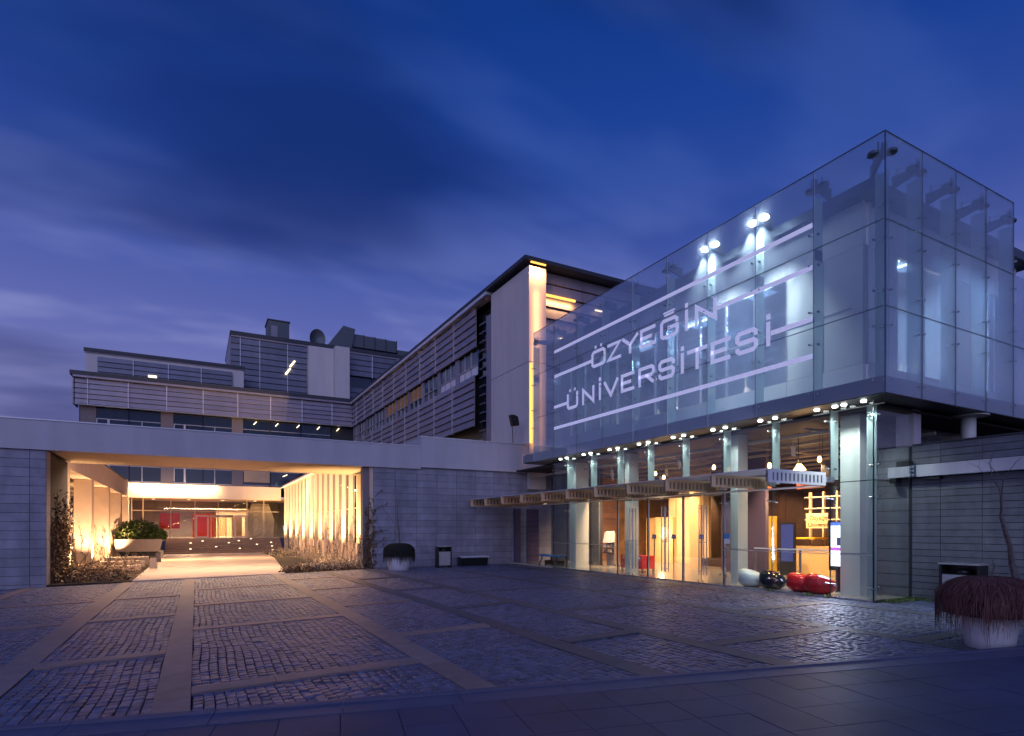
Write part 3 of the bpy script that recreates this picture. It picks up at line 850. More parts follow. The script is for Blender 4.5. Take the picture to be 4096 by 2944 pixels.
# courtyard floor and beds
def quad_sheet(name, mat, pts, sub=1):
    m = MB(); k = len(m.v); m.v += [tuple(p) for p in pts] + [(p[0], p[1], p[2] - .4) for p in pts]
    n = len(pts); m.f.append(tuple(range(n))); m.f += [(i, n + i, n + (i + 1) % n, (i + 1) % n) for i in range(n)]
    return struct(m.build(name, mat))
quad_sheet('courtyard_floor', 'floor_pink', [(-1.95, 23.96, -.195), (3.05, 23.96, -.12), (4.6, 42, -.33), (5.0, 54.3, -.44), (-2.2, 54.3, -.46)])
quad_sheet('left_bed', 'soil', [(-4.36, 24.32, -.27), (-1.96, 23.98, -.21), (-2.2, 54.3, -.48), (-7.6, 54.3, -.48), (-7.6, 28, -.3), (-4.36, 28, -.3)])
quad_sheet('right_bed', 'soil', [(3.06, 23.98, -.14), (6.5, 24.3, -.07), (7.3, 30, -.1), (7.3, 56, -.3), (5.01, 54.3, -.45), (4.62, 42, -.34)])

# left colonnade
cl = thing('colonnade', 'row of square plastered piers under a deep beam along the left of the courtyard', 'colonnade', (-5.1, 43, -.4))
PIY = [30.2, 36.8, 43.4, 50.0, 55.2]
for y in PIY:
    p = box('pier', 'stucco', cl, -5.5, -4.75, y, y + .75, -.5, 4.14)
    m = MB(); m.lathe((-4.45, y + .2, -.42), [(.05, 0), (.09, .12), (.10, .2), (.085, .21)], 10); o = m.build('uplight', 'frame_warm', p)
    light('SPOT', o, (-4.42, y + .18, -.16), 1250.0, (1.0, .60, .30), .06, (-.14, .14, 1), 95, .9)
    light('SPOT', o, (-4.75, y - 1.0, -.2), 1300.0, (1.0, .60, .32), .06, (-.12, .20, 1), 100, .9)
box('beam', 'stucco', cl, -5.5, -4.75, 28.52, 55.95, 4.15, 5.33)
box('beam_cap', 'roofedge', cl, -5.6, -4.70, 28.52, 55.95, 5.332, 5.40)
box('roof', 'darkwall', cl, -9.5, -5.51, 28.3, 56, 4.3, 5.2)
box('soffit', 'soffit', cl, -7.6, -5.51, 28.3, 56, 4.16, 4.29)
for k in range(7):
    a = 28.4 + k * 3.9
    box('window', 'wineglass', cl, -7.62, -7.58, a + .05, a + 3.85, .6, 4.14); box('sill_wall', 'stucco', cl, -7.75, -7.56, a, a + 3.9, -.5, .59)

# right slatted wall
sw = thing('slatted_wall', 'tall courtyard side wing faced with bright upright slats and glass', 'building', (7.2, 42, -.3))
for k in range(17):
    y = 28.3 + 1.65 * k
    box('slat', 'cream', sw, 6.83, 7.01, y, y + .16, -.3, 5.28)
    if k < 16: box('glass_panel', 'wineglass', sw, 7.16, 7.20, y + .1, y + 1.6, .9, 5.26)
    box('plinth', 'stucco', sw, 7.13, 7.3, y, y + 1.648, -.3, .88)
    if k % 2 == 0:
        m = MB(); m.lathe((6.5, y - .35, -.26), [(.05, 0), (.09, .12), (.10, .2), (.085, .21)], 10); o = m.build('uplight', 'frame_warm', sw)
        light('SPOT', o, (6.2, y - 1.1, .35), 2100.0, (1.0, .62, .29), .08, (.08, .30, 1), 110, .9)
box('head_beam', 'cream', sw, 6.80, 7.3, 28.3, 55.95, 5.282, 5.46)
box('transom', 'frame_warm', sw, 7.10, 7.155, 28.3, 55.2, 2.62, 2.68)
box('roof', 'darkwall', sw, 7.31, 13.4, 28.55, 60, 5.27, 5.40)
box('wall', 'darkwall', sw, 7.52, 7.7, 28.55, 56, -.3, 5.26)
o = box('led_strip', 'led_cream', sw, 6.62, 6.66, 28.6, 55.5, 5.20, 5.23)
light('AREA', o, (6.45, 42, 5.1), 3000.0, (1.0, .62, .30), 26, (.35, 0, -1), size_y=.15).rotation_euler = (0, R(-25), R(0))
o.children[0].rotation_euler = Vector((.35, 0, -1)).to_track_quat('-Z', 'X').to_euler()

# entrance hall at the end of the courtyard
eh = thing('entrance_hall', 'glazed entrance hall with revolving door under a pale canopy beyond the steps', 'building', (1.1, 58, .8))
box('canopy_fascia', 'cream', eh, -4.74, 6.69, 55.96, 56.3, 4.15, 5.30)
box('canopy_roof', 'roofedge', eh, -4.74, 6.69, 56.301, 60, 5.1, 5.34)
box('canopy_soffit', 'soffit', eh, -4.74, 6.69, 56.301, 57.35, 4.16, 4.3)
o = box('led_strip', 'led_cream', eh, -4.6, 1.4, 55.86, 55.94, 5.24, 5.29)
light('AREA', o, (-1.6, 55.6, 5.32), 620.0, (1.0, .64, .38), 6, (0, .55, -1), size_y=.1)
HY = 57.4
mull = [-4.7, -3.9, -1.9, -.1, 1.7, 4.0, 5.4, 6.69]
box('transom', 'frame_warm', eh, -4.7, 6.69, HY - .03, HY + .03, 3.1, 3.17)
for a, b in zip(mull[:-1], mull[1:]):
    box('mullion', 'frame_warm', eh, a - .04, a + .04, HY - .05, HY + .05, .8, 4.15)
    box('pane', 'hallglass', eh, a + .05, b - .05, HY, HY + .02, 3.18, 4.14)
    if not (-.2 < a < 3.9): box('pane', 'hallglass', eh, a + .05, b - .05, HY, HY + .02, .82, 3.09)
box('floor', 'lobbyfloor', eh, -4.7, 6.69, 57.0, 66, .6, .8)
box('back_wall', 'greywall', eh, -7, 9, 65.8, 66, .6, 4.3)
box('ceiling', 'beigewall', eh, -7, 9, HY + .1, 66, 4.31, 4.4)
box('red_panel', 'red', eh, -2.9, -1.3, 60.2, 60.3, 1.6, 3.0)
box('red_panel', 'red', eh, -.3, 1.5, 61.0, 61.1, .8, 3.0)
box('lining', 'beigewall', eh, 1.7, 6.0, 63.6, 63.7, .8, 3.6)
box('lining', 'darkwood', eh, 3.0, 3.9, 62.2, 62.3, .8, 2.8)
for (a, b, m_) in ((-.05, .95, 'red'), (3.0, 3.95, 'black')):
    d = box('door', 'hallglass', eh, a + .12, b - .12, HY + .0, HY + .02, .95, 2.65)
    for (x0, x1, z0, z1) in ((a, a + .12, .81, 2.8), (b - .12, b, .81, 2.8), (a + .121, b - .121, 2.66, 2.8), (a + .121, b - .121, .81, .94)):
        box('door_frame', 'cream', d, x0, x1, HY - .04, HY + .05, z0, z1)
m = MB(); m.lathe((2.0, HY + .5, 2.6), [(.95, 0), (.95, .22)], 24); rd = m.build('revolving_door', 'frame_warm', eh)
for th in (20, 110, 200, 290):
    m = MB(); c, s = math.cos(R(th)), math.sin(R(th))
    m.prism([(0.05, -.02), (.9, -.02), (.9, .02), (.05, .02)], .95, 2.55, lambda p, q, h: (2.0 + p * c - q * s, HY + .5 + p * s + q * c, h)); m.build('wing', 'hallglass', rd)
    m = MB(); m.tube([(2.0 + .9 * c, HY + .5 + .9 * s, .82), (2.0 + .9 * c, HY + .5 + .9 * s, 2.6)], .04, 6); m.build('post', 'cream', rd)
for a in (-3.4, -.6, 2.2, 5.0):
    m = MB(); m.lathe((a, 61.5, 4.26), [(.12, 0), (.13, .03)], 12); o = m.build('downlight', 'lamp_small', eh)
    light('SPOT', o, (a, 61.5, 4.2), 1300.0, (1.0, .74, .50), .1, (0, -.1, -1), 160, .6)
# pale relief panel behind the glass on the right
rp = thing('relief_panel', 'tall pale carved relief panel standing behind the hall glass', 'relief', (4.8, 58.2, .8))
m = MB(); m.prism([(3.85, .8), (6.3, .8), (6.4, 2.4), (5.9, 3.9), (4.5, 3.9), (4.0, 2.6)], 58.25, 58.4, lambda p, q, h: (p, h, q)); m.build('panel', 'white', rp)
for (cx0, cz0, rx, rz) in ((4.75, 2.0, .62, 1.05), (4.75, 2.0, .36, .7), (5.5, 1.7, .3, .6)):
    m = MB(); pts = [(cx0 + rx * math.cos(t_ * math.pi / 12), 58.22, cz0 + rz * math.sin(t_ * math.pi / 12)) for t_ in range(25)]
    m.tube(pts, .07, 6, False); m.build('carved_ring', 'white', rp)
# steps with small set-in lights
st = thing('stone_steps', 'flight of dark stone steps with small inset lights before the entrance hall', 'steps', (2.2, 55.6, -.45))
for k in range(8):
    s_ = box('step', 'step', st, -2.25 , 6.69, 54.3 + k * .34, 57.39, -.46 + k * .157, -.46 + (k + 1) * .157 - .004)
for (x, k) in ((-.5, 2), (-.5, 5), (1.4, 3), (3.2, 2), (3.2, 6), (4.6, 4), (5.8, 3), (5.8, 5), (5.8, 1), (.4, 6), (2.4, 5), (4.2, 7)):
    y = 54.3 + k * .34; z = -.46 + k * .157
    box('step_light', 'lamp_small', st, x, x + .16, y - .012, y - .001, z + .05, z + .10)

# ================================================================== FAR BUILDINGS
_lm = {}
def slat_mesh(mat):
    if mat in _lm: return _lm[mat]
    pr = [(-.11, .05), (-.125, .09), (-.03, .96), (0, .99), (.03, .99), (.03, .05)]
    m = MB(); m.prism(pr, 0, 1, lambda p, q, h: (h, p, q))
    me = bpy.data.meshes.new('louvre_' + mat); me.from_pydata(m.v, [], m.f); me.materials.append(M[mat]); _lm[mat] = me; return me
def louvres(par, along, a0, a1, fixed, z0, z1, rows, bays, mat, bracket=True):
    """rows of slat panels, each panel a part; along 'x' faces -y, along 'y' faces -x"""
    h = (z1 - z0) / rows
    for a, b in zip(bays[:-1], bays[1:]):
        for r_ in range(rows):
            o = bpy.data.objects.new('louvre', slat_mesh(mat)); link(o, par); p = rootloc(par)
            if along == 'x': o.location = Vector((a + .012, fixed, z0 + r_ * h)) - p; o.scale = (b - a - .024, .8, h)
            else: o.location = Vector((fixed, b - .012, z0 + r_ * h)) - p; o.rotation_euler = (0, 0, -math.pi / 2); o.scale = (b - a - .024, .8, h)
    if bracket:
        for a in bays[1:-1]:
            if along == 'x': box('bracket', 'bracket', par, a - .028, a + .028, fixed - .15, fixed + .02, z0 - .06, z1 + .02)
            else: box('bracket', 'frame', par, fixed - .135, fixed + .02, a - .02, a + .02, z0 - .03, z1 + .02)
ob = thing('louvred_office_block', 'wide low office block behind the gate with horizontal metal louvres and a stepped top', 'building', (2.5, 62, 0))
OY = 60.0
bx = [-8.9, -8.0, -5.15, -2.3, .55, 3.4, 6.25, 9.1, 11.95, 13.95]
box('wall', 'darkwall', ob, -8.7, 14.4, OY + .7, OY + 14, 5.35, 14.3)
louvres(ob, 'x', -8.9, 14, OY, 12.05, 14.2, 5, bx, 'louvre')
box('eave', 'roofedge', ob, -9.2, 14.0, OY - .35, OY + 14, 14.42, 14.75)
box('eave_lip', 'louvre', ob, -9.0, 13.9, OY - .30, OY + .3, 14.24, 14.415)
louvres(ob, 'y', OY, OY + 2, -9.0, 12.05, 14.2, 5, [OY + .05, OY + 2.2], 'louvre', False)
box('louvre_bottom', 'frame', ob, -8.9, 13.95, OY - .12, OY + .3, 11.98, 12.04)
# windows and grey piers, two storeys
for (zb, zt) in ((9.7, 11.95), (5.75, 7.9)):
    for k in range(1, 8):
        a, b = bx[k], bx[k + 1]
        if k % 2 == 1 or k > 4:
            pa = a + (.55 if k <= 4 else .1); 
        pair = k % 2 == 1
        xa, xb = (a + .5, b - .03) if pair else (a + .03, b - .5)
        if k > 4: xa, xb = a + .05, b - .05
        warm_ = (k > 4)
        wn = box('window', 'wineglass', ob, xa, xb, OY + .55, OY + .62, zb, zt)
        box('transom', 'frame', wn, xa, xb, OY + .50, OY + .549, zb + 1.28, zb + 1.34)
        box('sill', 'frame', wn, xa, xb, OY + .50, OY + .549, zb - .06, zb)
        if k <= 4:
            xm = xa + (xb - xa) * .4
            box('mullion', 'frame', wn, xm - .035, xm + .035, OY + .50, OY + .548, zb + .001, zb + 1.279)
            if pair: box('vent_frame', 'bracket', wn, xa + .02, xa + .08, OY + .49, OY + .53, zb + .1, zb + 1.27); box('vent_frame', 'bracket', wn, xm - .12, xm - .05, OY + .49, OY + .53, zb + .1, zb + 1.27)
        if not pair and k <= 4: box('pier', 'greywall', ob, b - .48, b + .48, OY + .45, OY + .69, zb - .6, zt + .05)
    box('pier', 'greywall', ob, bx[0] + .3, bx[1] + .5, OY + .45, OY + .69, zb - .6, zt + .05)
    box('spandrel', 'greywall', ob, -8.6, 6.2, OY + .5, OY + .68, zb - 1.4, zb - .07)
for (u, v) in ((1020, 1693), (1107, 1700), (1192, 1706), (1273, 1713), (1351, 1719)):
    x, y, z = at_y(u, v, OY + .52)
    m = MB(); m.tube([(x - .12, OY + .47, z - .14), (x + .12, OY + .47, z + .14)], .045, 6); m.build('ceiling_lamp', 'lamp_small', ob)
x, y, z = at_y(1140, 1903, OY + .5)
m = MB(); m.tube([(x - .2, OY + .47, z - .1), (x + .2, OY + .47, z + .1)], .04, 6); m.build('ceiling_lamp', 'lamp_small', ob)
# beige panel in front of one window in the lower storey
o = box('window_panel', 'beigewall', ob, 3.95, 6.2, OY + .30, OY + .34, 6.0, 7.05)
# set-back storey
SY = 66.0
box('upper_wall', 'render_white', ob, -9.0, 4.3, SY, SY + 9, 14.75, 17.95)
box('upper_roof', 'roofedge', ob, -9.1, 4.4, SY - .2, SY + 9, 18.0, 18.3)
box('upper_eave', 'louvre', ob, -9.05, 4.35, SY - .1, SY + .05, 17.9, 17.998)
xa, _, _ = at_y(390, 1400, SY); xb, _, _ = at_y(928, 1400, SY)
bays2 = [xa] + [at_y(u, 1400, SY)[0] for u in (534, 674, 805)] + [xb]
louvres(ob, 'x', xa, xb, SY - .12, 14.75, 17.6, 6, bays2, 'louvre_dark')
x, y, z = at_y(610, 1505, SY - .3)
o = box('window_light', 'lamp_small', ob, x - .35, x + .35, SY - .30, SY - .28, z - .12, z + .08)

tb = thing('louvred_tower_block', 'taller louvred block rising behind the low office block', 'building', (12, 72, 0))
TY = 70.0
box('wall', 'darkwall', tb, 3.4, 30, TY + .4, TY + 12, 12, 22.6)
box('roof', 'roofedge', tb, 3.2, 30, TY - .2, TY + 12, 22.65, 23.05)
box('eave', 'louvre', tb, 3.3, 30, TY - .1, TY + .39, 22.45, 22.648)
tx = [at_y(u, 1500, TY)[0] for u in (922, 961, 1039, 1150, 1233)]
louvres(tb, 'x', 0, 0, TY, 13.8, 22.4, 13, tx, 'louvre_dark')
xa, xb, xc = [at_y(u, 1500, TY - .6)[0] for u in (1233, 1330, 1386)]
box('stair_wall', 'render_white', tb, xa, xb, TY - .9, TY + 3, 13, 22.4)
box('stair_wall', 'render_white', tb, xb + .002, xc, TY - 2.2, TY + 3, 13, 22.42)
box('wall_joint', 'black', tb, xa, xb, TY - .905, TY - .895, 15.7, 15.74); box('wall_joint', 'black', tb, xb + .002, xc, TY - 2.205, TY - 2.19, 15.75, 15.79)
tx2 = [at_y(u, 1500, TY)[0] for u in (1387, 1488, 1590, 1690)]
louvres(tb, 'x', 0, 0, TY, 13.4, 18.4, 8, tx2, 'louvre_dark'); louvres(tb, 'x', 0, 0, TY, 19.8, 22.4, 4, tx2, 'louvre_dark')
for a, b in zip(tx2[:-1], tx2[1:]): box('window', 'wineglass', tb, a + .05, b - .05, TY + .3, TY + .38, 18.4, 19.8)
# corner return of the louvred part
box('return_wall', 'louvre', tb, 3.2, 3.39, TY + .1, TY + 10, 14, 22.6)
for (u, v) in ((1170, 1455), (1152, 1485)):
    x, y, z = at_y(u, v, TY - .2)
    m = MB(); m.tube([(x - .25, TY - .16, z - .35), (x + .25, TY - .16, z + .35)], .10, 6); m.build('window_lamp', 'lamp_small', tb)
x0, _, z0 = at_y(1073, 1352, TY + 3); x1, _, z1 = at_y(1157, 1292, TY + 3)
rb = thing('roof_plant_room', 'plain box shaped plant room on the flat roof of the tower block', 'roof hut', ((x0 + x1) / 2, TY + 3, 23.05))
box('body', 'hvac', rb, x0, x1, TY + 3, TY + 6, 23.0, z1)
box('door', 'louvre', rb, x0 + .3, x0 + 1.0, TY + 2.95, TY + 2.999, 23.06, z1 - .6); box('cap', 'roofedge', rb, x0 - .1, x1 + .1, TY + 2.9, TY + 6.1, z1 + .002, z1 + .12)
# satellite dish
x, y, z = at_y(1268, 1370, TY + 2)
sd = thing('satellite_dish', 'dark satellite dish standing on the tower roof beside the ducts', 'dish', (x, y, 23.05))
m = MB(); n = 16
for i in range(5):
    for j in range(n):
        r_ = 1.15 * i / 4; th = 2 * math.pi * j / n
        m.v.append((x + r_ * math.cos(th) * .8 + .45 * (1 - (i / 4) ** 2) * -.3, y - .4 * (i / 4) ** 2, 24.1 + r_ * math.sin(th)))
for i in range(4):
    for j in range(n): m.f.append((i * n + j, i * n + (j + 1) % n, (i + 1) * n + (j + 1) % n, (i + 1) * n + j))
m.build('bowl', 'hvac', sd, True)
m = MB(); m.tube([(x, y + .1, 23.05), (x, y + .05, 24.1)], .08, 6); m.build('mast', 'hvac', sd)
m = MB(); m.tube([(x - .6, y - .3, 23.6), (x, y - 1.0, 24.2), (x + .6, y - .3, 24.7)], .03, 5); m.build('feed_arm', 'hvac', sd)
# roof ducts
x0 = at_y(1325, 1380, TY + 1)[0]
dk = thing('roof_ductwork', 'run of dark ventilation ducts along the tower roof', 'ducts', (x0 + 4, TY + 1, 23.05))
m = MB(); m.prism([(x0 - .6, 23.06), (x0 + 2.2, 23.06), (x0 + 2.6, 25.4), (x0 + 1.2, 25.6)], TY, TY + 1.6, lambda p, q, h: (p, h, q)); m.build('intake_hood', 'hvac', dk)
for k in range(4): 
    box('duct', 'hvac', dk, x0 + 2.4 + k * 1.35, x0 + 3.65 + k * 1.35, TY + .3, TY + 1.8, 23.4, 24.9 - .04 * k); box('duct_flange', 'roofedge', dk, x0 + 3.655 + k * 1.35, x0 + 3.745 + k * 1.35, TY + .25, TY + 1.85, 23.35, 24.95 - .04 * k)
box('duct_run', 'hvac', dk, x0 + 7.9, x0 + 14, TY + .4, TY + 1.4, 23.06, 23.8)
m = MB(); m.tube([(x0 + 10.5, TY + 1, 23.8), (x0 + 10.5, TY + 1, 24.9)], .12, 6); m.build('vent_pipe', 'hvac', dk)

# ---- louvred wing along the right of the courtyard, with its tall end wall
wg = thing('louvred_wing', 'long louvred wing running back from a tall plain end wall edged with amber light', 'building', (16, 42, 0))
WX = 14.0
by = [30.1 + 3.1 * k for k in range(10)] + [59.9]
box('wall', 'darkwall', wg, WX + .8, 30, 28.4, 75, -.5, 14.3)
louvres(wg, 'y', 0, 0, WX, 11.9, 14.15, 5, by, 'louvre')
louvres(wg, 'y', 0, 0, WX - .1, 7.4, 10.35, 7, by, 'louvre')
box('eave', 'roofedge', wg, WX - .28, 30, 24.02, 75, 14.44, 14.62)
box('eave_lip', 'coping', wg, WX - .27, WX + .3, 28.3, OY - .2, 14.24, 14.418)
for k in range(10):
    a, b = by[k], by[k + 1]
    lit = k in (3, 4, 5)
    wn = box('window', 'wineglass', wg, WX + .14, WX + .2, a + .05, b - .45, 10.4, 11.86)
    for f_ in (.33, .66):
        ym = a + (b - .4 - a) * f_; box('mullion', 'frame', wn, WX + .07, WX + .139, ym - .04, ym + .04, 10.4, 11.86)
    box('transom', 'frame', wn, WX + .06, WX + .138, a + .05, b - .45, 10.92, 10.98)
    box('pier', 'louvre', wg, WX + .05, WX + .7, b - .44, b + .04, 10.37, 11.88)
    if lit:
        bl = box('lit_blind', 'window_lit', wn, WX + .12, WX + .137, a + .12, b - .5, 10.99, 11.8)
    if k in (0, 1): box('blind', 'bracket', wn, WX + .12, WX + .137, a + .1, b - .5, 10.42, 10.91)
# stair recess between louvres and end wall
box('recess_wall', 'darkwall', wg, WX + .75, WX + .9, 28.2, 30.1, 4, 14.2)
box('recess_glass', 'wineglass', wg, WX + .3, WX + .36, 29.35, 29.9, 5.5, 13.6)
for k in range(16): box('recess_slat', 'louvre_dark', wg, WX + .12, WX + .29, 29.3, 29.95, 5.6 + k * .5, 5.66 + k * .5)
box('recess_post', 'louvre', wg, WX + .2, WX + .74, 28.55, 29.2, 4, 13.4)
box('lower_recess', 'black', wg, WX + .55, WX + .6, 30, 60, 5.0, 7.35)
# end wall, two lifts with an open joint
box('end_wall', 'render_white', wg, WX, WX + .95, 24.12, 28.2, 9.63, 14.22)
box('end_wall', 'render_white', wg, WX, WX + .95, 24.12, 28.2, 3.5, 9.60)
box('end_wall_joint', 'black', wg, WX + .01, WX + .94, 24.13, 28.19, 9.6, 9.63)
o = box('led_strip', 'led_amber', wg, WX + .02, WX + .85, 23.95, 24.02, 14.30, 14.36)
light('AREA', o, (WX + .42, 23.86, 14.2), 80.0, (1.0, .44, .14), .6, (0, .16, -1), size_y=.1)
o = box('led_strip', 'led_amber', wg, WX + .02, WX + .12, 24.02, 24.10, 5.7, 9.5)
light('AREA', o, (WX + .4, 23.85, 9.3), 52.0, (1.0, .42, .13), .1, (.05, 1, 0), size_y=7.5)
# louvred end face set back behind the end wall
ex = [WX + .96, WX + 3.5, WX + 7, WX + 11]
louvres(wg, 'x', 0, 0, 24.75, 5.6, 14.4, 15, ex, 'louvre', False)
box('end_back', 'darkwall', wg, WX + .96, WX + 14, 24.9, 25.0, 4, 14.43)
o = box('led_strip', 'led_amber', wg, WX + 1.0, WX + 2.95, 24.50, 24.58, 13.12, 13.22)
light('AREA', o, (WX + 2.0, 24.45, 13.05), 40.0, (1.0, .50, .15), 1.8, (0, .3, -1), size_y=.1)
for (u, v) in ((2395, 1243), (2247, 1355)):  # glowing bars in place of light-strip reflections in the glass
    x, y, z = at_y(u, v, 24.5)
    box('strip_reflection', 'lamp_tube', wg, x - .22, x + .22, 24.48, 24.54, z - .03, z + .03)
box('lower_wall', 'greywall', wg, WX + .2, 30, 25.9, 26.1, -.3, 6)

# ================================================================== RIGHT STONE WALL AND TERRACE
rw = thing('terrace_wall', 'coursed grey stone terrace wall beside the pavilion corner', 'wall', (14.6, 6, 0))
stone_wall(rw, 2.2, 8.9, [2.2, 3.05, 3.8, 4.6, 5.33, 6.03, 6.81, 7.39], 14.45, 3.50, -.3, .148, 'stone_right', 'x')
core = [o for o in rw.children][0]
z = 3.5
while z > .05:
    box('stone_slab', 'stone_right', core, 14.452, 14.484, 7.46, 8.2, max(0, z - .29), z - .008); box('stone_slab', 'stone_right', core, 14.452, 14.484, 8.208, 8.9, max(0, z - .29), z - .008)
    z -= .296
box('coping', 'roofedge', rw, 14.42, 15.1, 2.2, 7.38, 3.502, 3.53)
box('terrace', 'stonejoint', rw, 15.05, 24, 2.2, 10, 3.0, 3.45)
tw = thing('terrace_back_wall', 'dark stone wall under the overhanging glass box behind the terrace', 'wall', (17.6, 7, 3.45))
cw_ = box('wall', 'stonejoint', tw, 15.1, 23.5, 8.54, 8.85, 3.45, 4.40)
for k in range(5):
    for j in range(6): box('stone_slab', 'stone_right', cw_, 15.1 + j * 1.4 + .004, 16.5 + j * 1.4 - .004, 8.5, 8.535, 3.46 + k * .188, 3.64 + k * .188)
box('pier', 'fascia', tw, 14.75, 15.05, 7.5, 7.9, 3.46, 4.40)
x, y, z = at_y(3990, 1700, 6.7)
tcx = thing('terrace_column', 'round pale column standing on the terrace under the glass box', 'column', (x, 7.3, 3.45))
m = MB(); m.tube([(x, 7.3, 3.45), (x, 7.3, 4.33)], .16, 16); m.build('shaft', 'column', tcx, True)
m = MB(); m.lathe((x, 7.3, 4.33), [(.17, 0), (.42, .03), (.42, .06)], 16); m.build('head', 'column', tcx)
# steel beam on the wall
bm = thing('wall_beam', 'long pale box beam bolted along the terrace wall', 'beam', (14.3, 6, 2.8))
box('beam', 'fascia', bm, 14.24, 14.43, 2.2, 7.20, 2.77, 3.03)
box('beam_end', 'fascia', bm, 14.23, 14.43, 7.33, 7.80, 2.78, 3.02)
box('splice_plate', 'darksteel', bm, 14.225, 14.44, 7.201, 7.329, 2.765, 3.035)
for z in (2.81, 2.9, 2.99):
    for y in (7.235, 7.295):
        m = MB(); m.tube([(14.225, y, z), (14.19, y, z)], .022, 6); m.build('bolt', 'steel', bm)
box('bracket', 'black', bm, 14.28, 14.44, 6.75, 7.0, 2.70, 2.765)
box('motor_box', 'black', bm, 14.24, 14.42, 7.35, 7.62, 3.03, 3.15); box('clamp', 'black', bm, 14.2, 14.44, 7.6, 7.75, 2.65, 2.775)

# ================================================================== OBJECTS
def tree(par, base, h, seed, spread=.35, r0=.035, lean=(0, 0), depth=4):
    rd_ = random.Random(seed); m = MB()
    def grow(p, d, ln, r_, lv):
        pts = [p]; rad = [r_]; q = Vector(p); dd = Vector(d)
        for i in range(4):
            dd = (dd + Vector((rd_.uniform(-.22, .22), rd_.uniform(-.22, .22), rd_.uniform(-.05, .16)))).normalized()
            q = q + dd * ln / 4; pts.append(q.copy()); rad.append(r_ * (1 - .12 * (i + 1)))
        m.tube(pts, rad, 5)
        if lv <= 0: return
        for k in range(rd_.choice((2, 2, 3))):
            a = rd_.uniform(0, 6.28)
            nd = (dd + Vector((math.cos(a), math.sin(a), rd_.uniform(.0, .4))) * rd_.uniform(.5, .95)).normalized()
            grow(pts[-1 if k < 2 else 2], nd, ln * rd_.uniform(.55, .75), rad[-1] * rd_.uniform(.62, .8), lv - 1)
    grow(Vector(base), Vector((lean[0], lean[1], 1)).normalized(), h * .5, r0, depth)
    return m.build('trunk', 'bark', par)

# shaggy planters
def planter(u, v, zb, rad_pot, hpot, rbush, ztop, zfr, mat_s, nstr, label, treeh, seed, loc=None, long=True):
    x, y = loc
    t = thing('planter', label, 'planter', (x, y, zb), 'round pots with overhanging plants')
    m = MB(); rp = rad_pot
    m.lathe((x, y, zb), [(rp * .80, 0), (rp * .88, .02), (rp * 1.0, hpot * .6), (rp * 1.04, hpot), (rp * .96, hpot), (rp * .9, hpot - .06)], 32)
    m.build('pot', 'potwhite', t, True)
    # cushion
    m = MB(); prof = []
    for k in range(9):
        a = k / 8 * math.pi / 2
        prof.append((rbush * .90 * math.cos(a) ** .5 if k < 8 else .02, (zfr + .1 - zb) + (ztop - zfr - .13) * math.sin(a)))
    m.lathe((x, y, zb), [(rp * .85, hpot - .05), (rbush * .8, zfr + .1 - zb)] + prof, 28); m.build('cushion', 'strandcore' if long else 'moss', t, True)
    rg = np.random.default_rng(seed); Vs = []; Fs = []; k = 0
    for i in range(nstr):
        a = rg.uniform(0, 2 * math.pi); r_ = rbush * math.sqrt(rg.uniform(.0, 1)); 
        clump = .22 * math.sin(a * 7 + 1.3) + .16 * math.sin(a * 17) + .12 * math.sin(a * 31)
        # strand starts on the dome and hangs outward
        e = (r_ / rbush); z0 = zfr + .1 + (ztop - zfr - .1) * math.sqrt(max(0, 1 - e ** 4.5)) - .01
        ln = (rg.uniform(.10, .34) * (.4 + .85 * e) if long else rg.uniform(.06, .34) * (.3 + 1.1 * e)) * (1 + clump)
        px, py, pz = r_ * math.cos(a), r_ * math.sin(a), z0
        dirx, diry, dz = math.cos(a) * (.5 + .3 * e), math.sin(a) * (.5 + .3 * e), .55 - .75 * e
        wj = rg.normal(0, .35, 2); pts = [(px, py, pz)]
        nn = 6
        for s in range(nn):
            dirx += wj[0] * .2 + rg.normal(0, .2); diry += wj[1] * .2 + rg.normal(0, .2)
            dz -= .32 + .25 * e
            L_ = math.sqrt(dirx ** 2 + diry ** 2 + dz ** 2)
            px += dirx / L_ * ln / nn; py += diry / L_ * ln / nn; pz += dz / L_ * ln / nn
            rr_ = math.hypot(px, py)
            lim = rbush * 1.03
            if rr_ > lim: px *= lim / rr_; py *= lim / rr_; dirx *= .2; diry *= .2
            pts.append((px, py, pz))
        wd = rg.uniform(.0022, .0045) if long else rg.uniform(.004, .008)
        tx_, ty_ = -math.sin(a + rg.normal(0, .6)), math.cos(a + rg.normal(0, .6))
        for s, (qx, qy, qz) in enumerate(pts):
            wq = wd * (1 - .6 * s / nn)
            Vs.append((x + qx - tx_ * wq, y + qy - ty_ * wq, qz)); Vs.append((x + qx + tx_ * wq, y + qy + ty_ * wq, qz))
            if s: Fs.append((k + 2 * s - 2, k + 2 * s - 1, k + 2 * s + 1, k + 2 * s))
        k += 2 * (nn + 1)
    np_mesh('foliage', mat_s, Vs, Fs, t)
    return t
pr = planter(0, 0, gz(9.35, 3.76), .30, .46, .58, .97, .36, 'strand', 8000, 'white pot with a shaggy brown grassy cushion hanging low over the kerb', 0, 3, (9.36, 3.82))
o = tree(pr, (9.60, 3.62, .92), 1.75, 12, r0=.042, lean=(-.10, .16), depth=5)
m = MB(); m.tube([(9.40, 3.82, .95), (9.42, 3.8, 1.08), (9.45, 3.83, 1.2)], [.012, .008, .003], 5); m.tube([(9.42, 3.8, 1.06), (9.36, 3.76, 1.14)], [.006, .002], 5); m.build('twig', 'bark', pr)
pl = planter(0, 0, gz(7.03, 22.35), .47, .66, .60, 1.04, .42, 'moss', 7000, 'white pot with a dark drooping bush and one bare sapling by the gate wall', 0, 5, (7.06, 22.4), False)
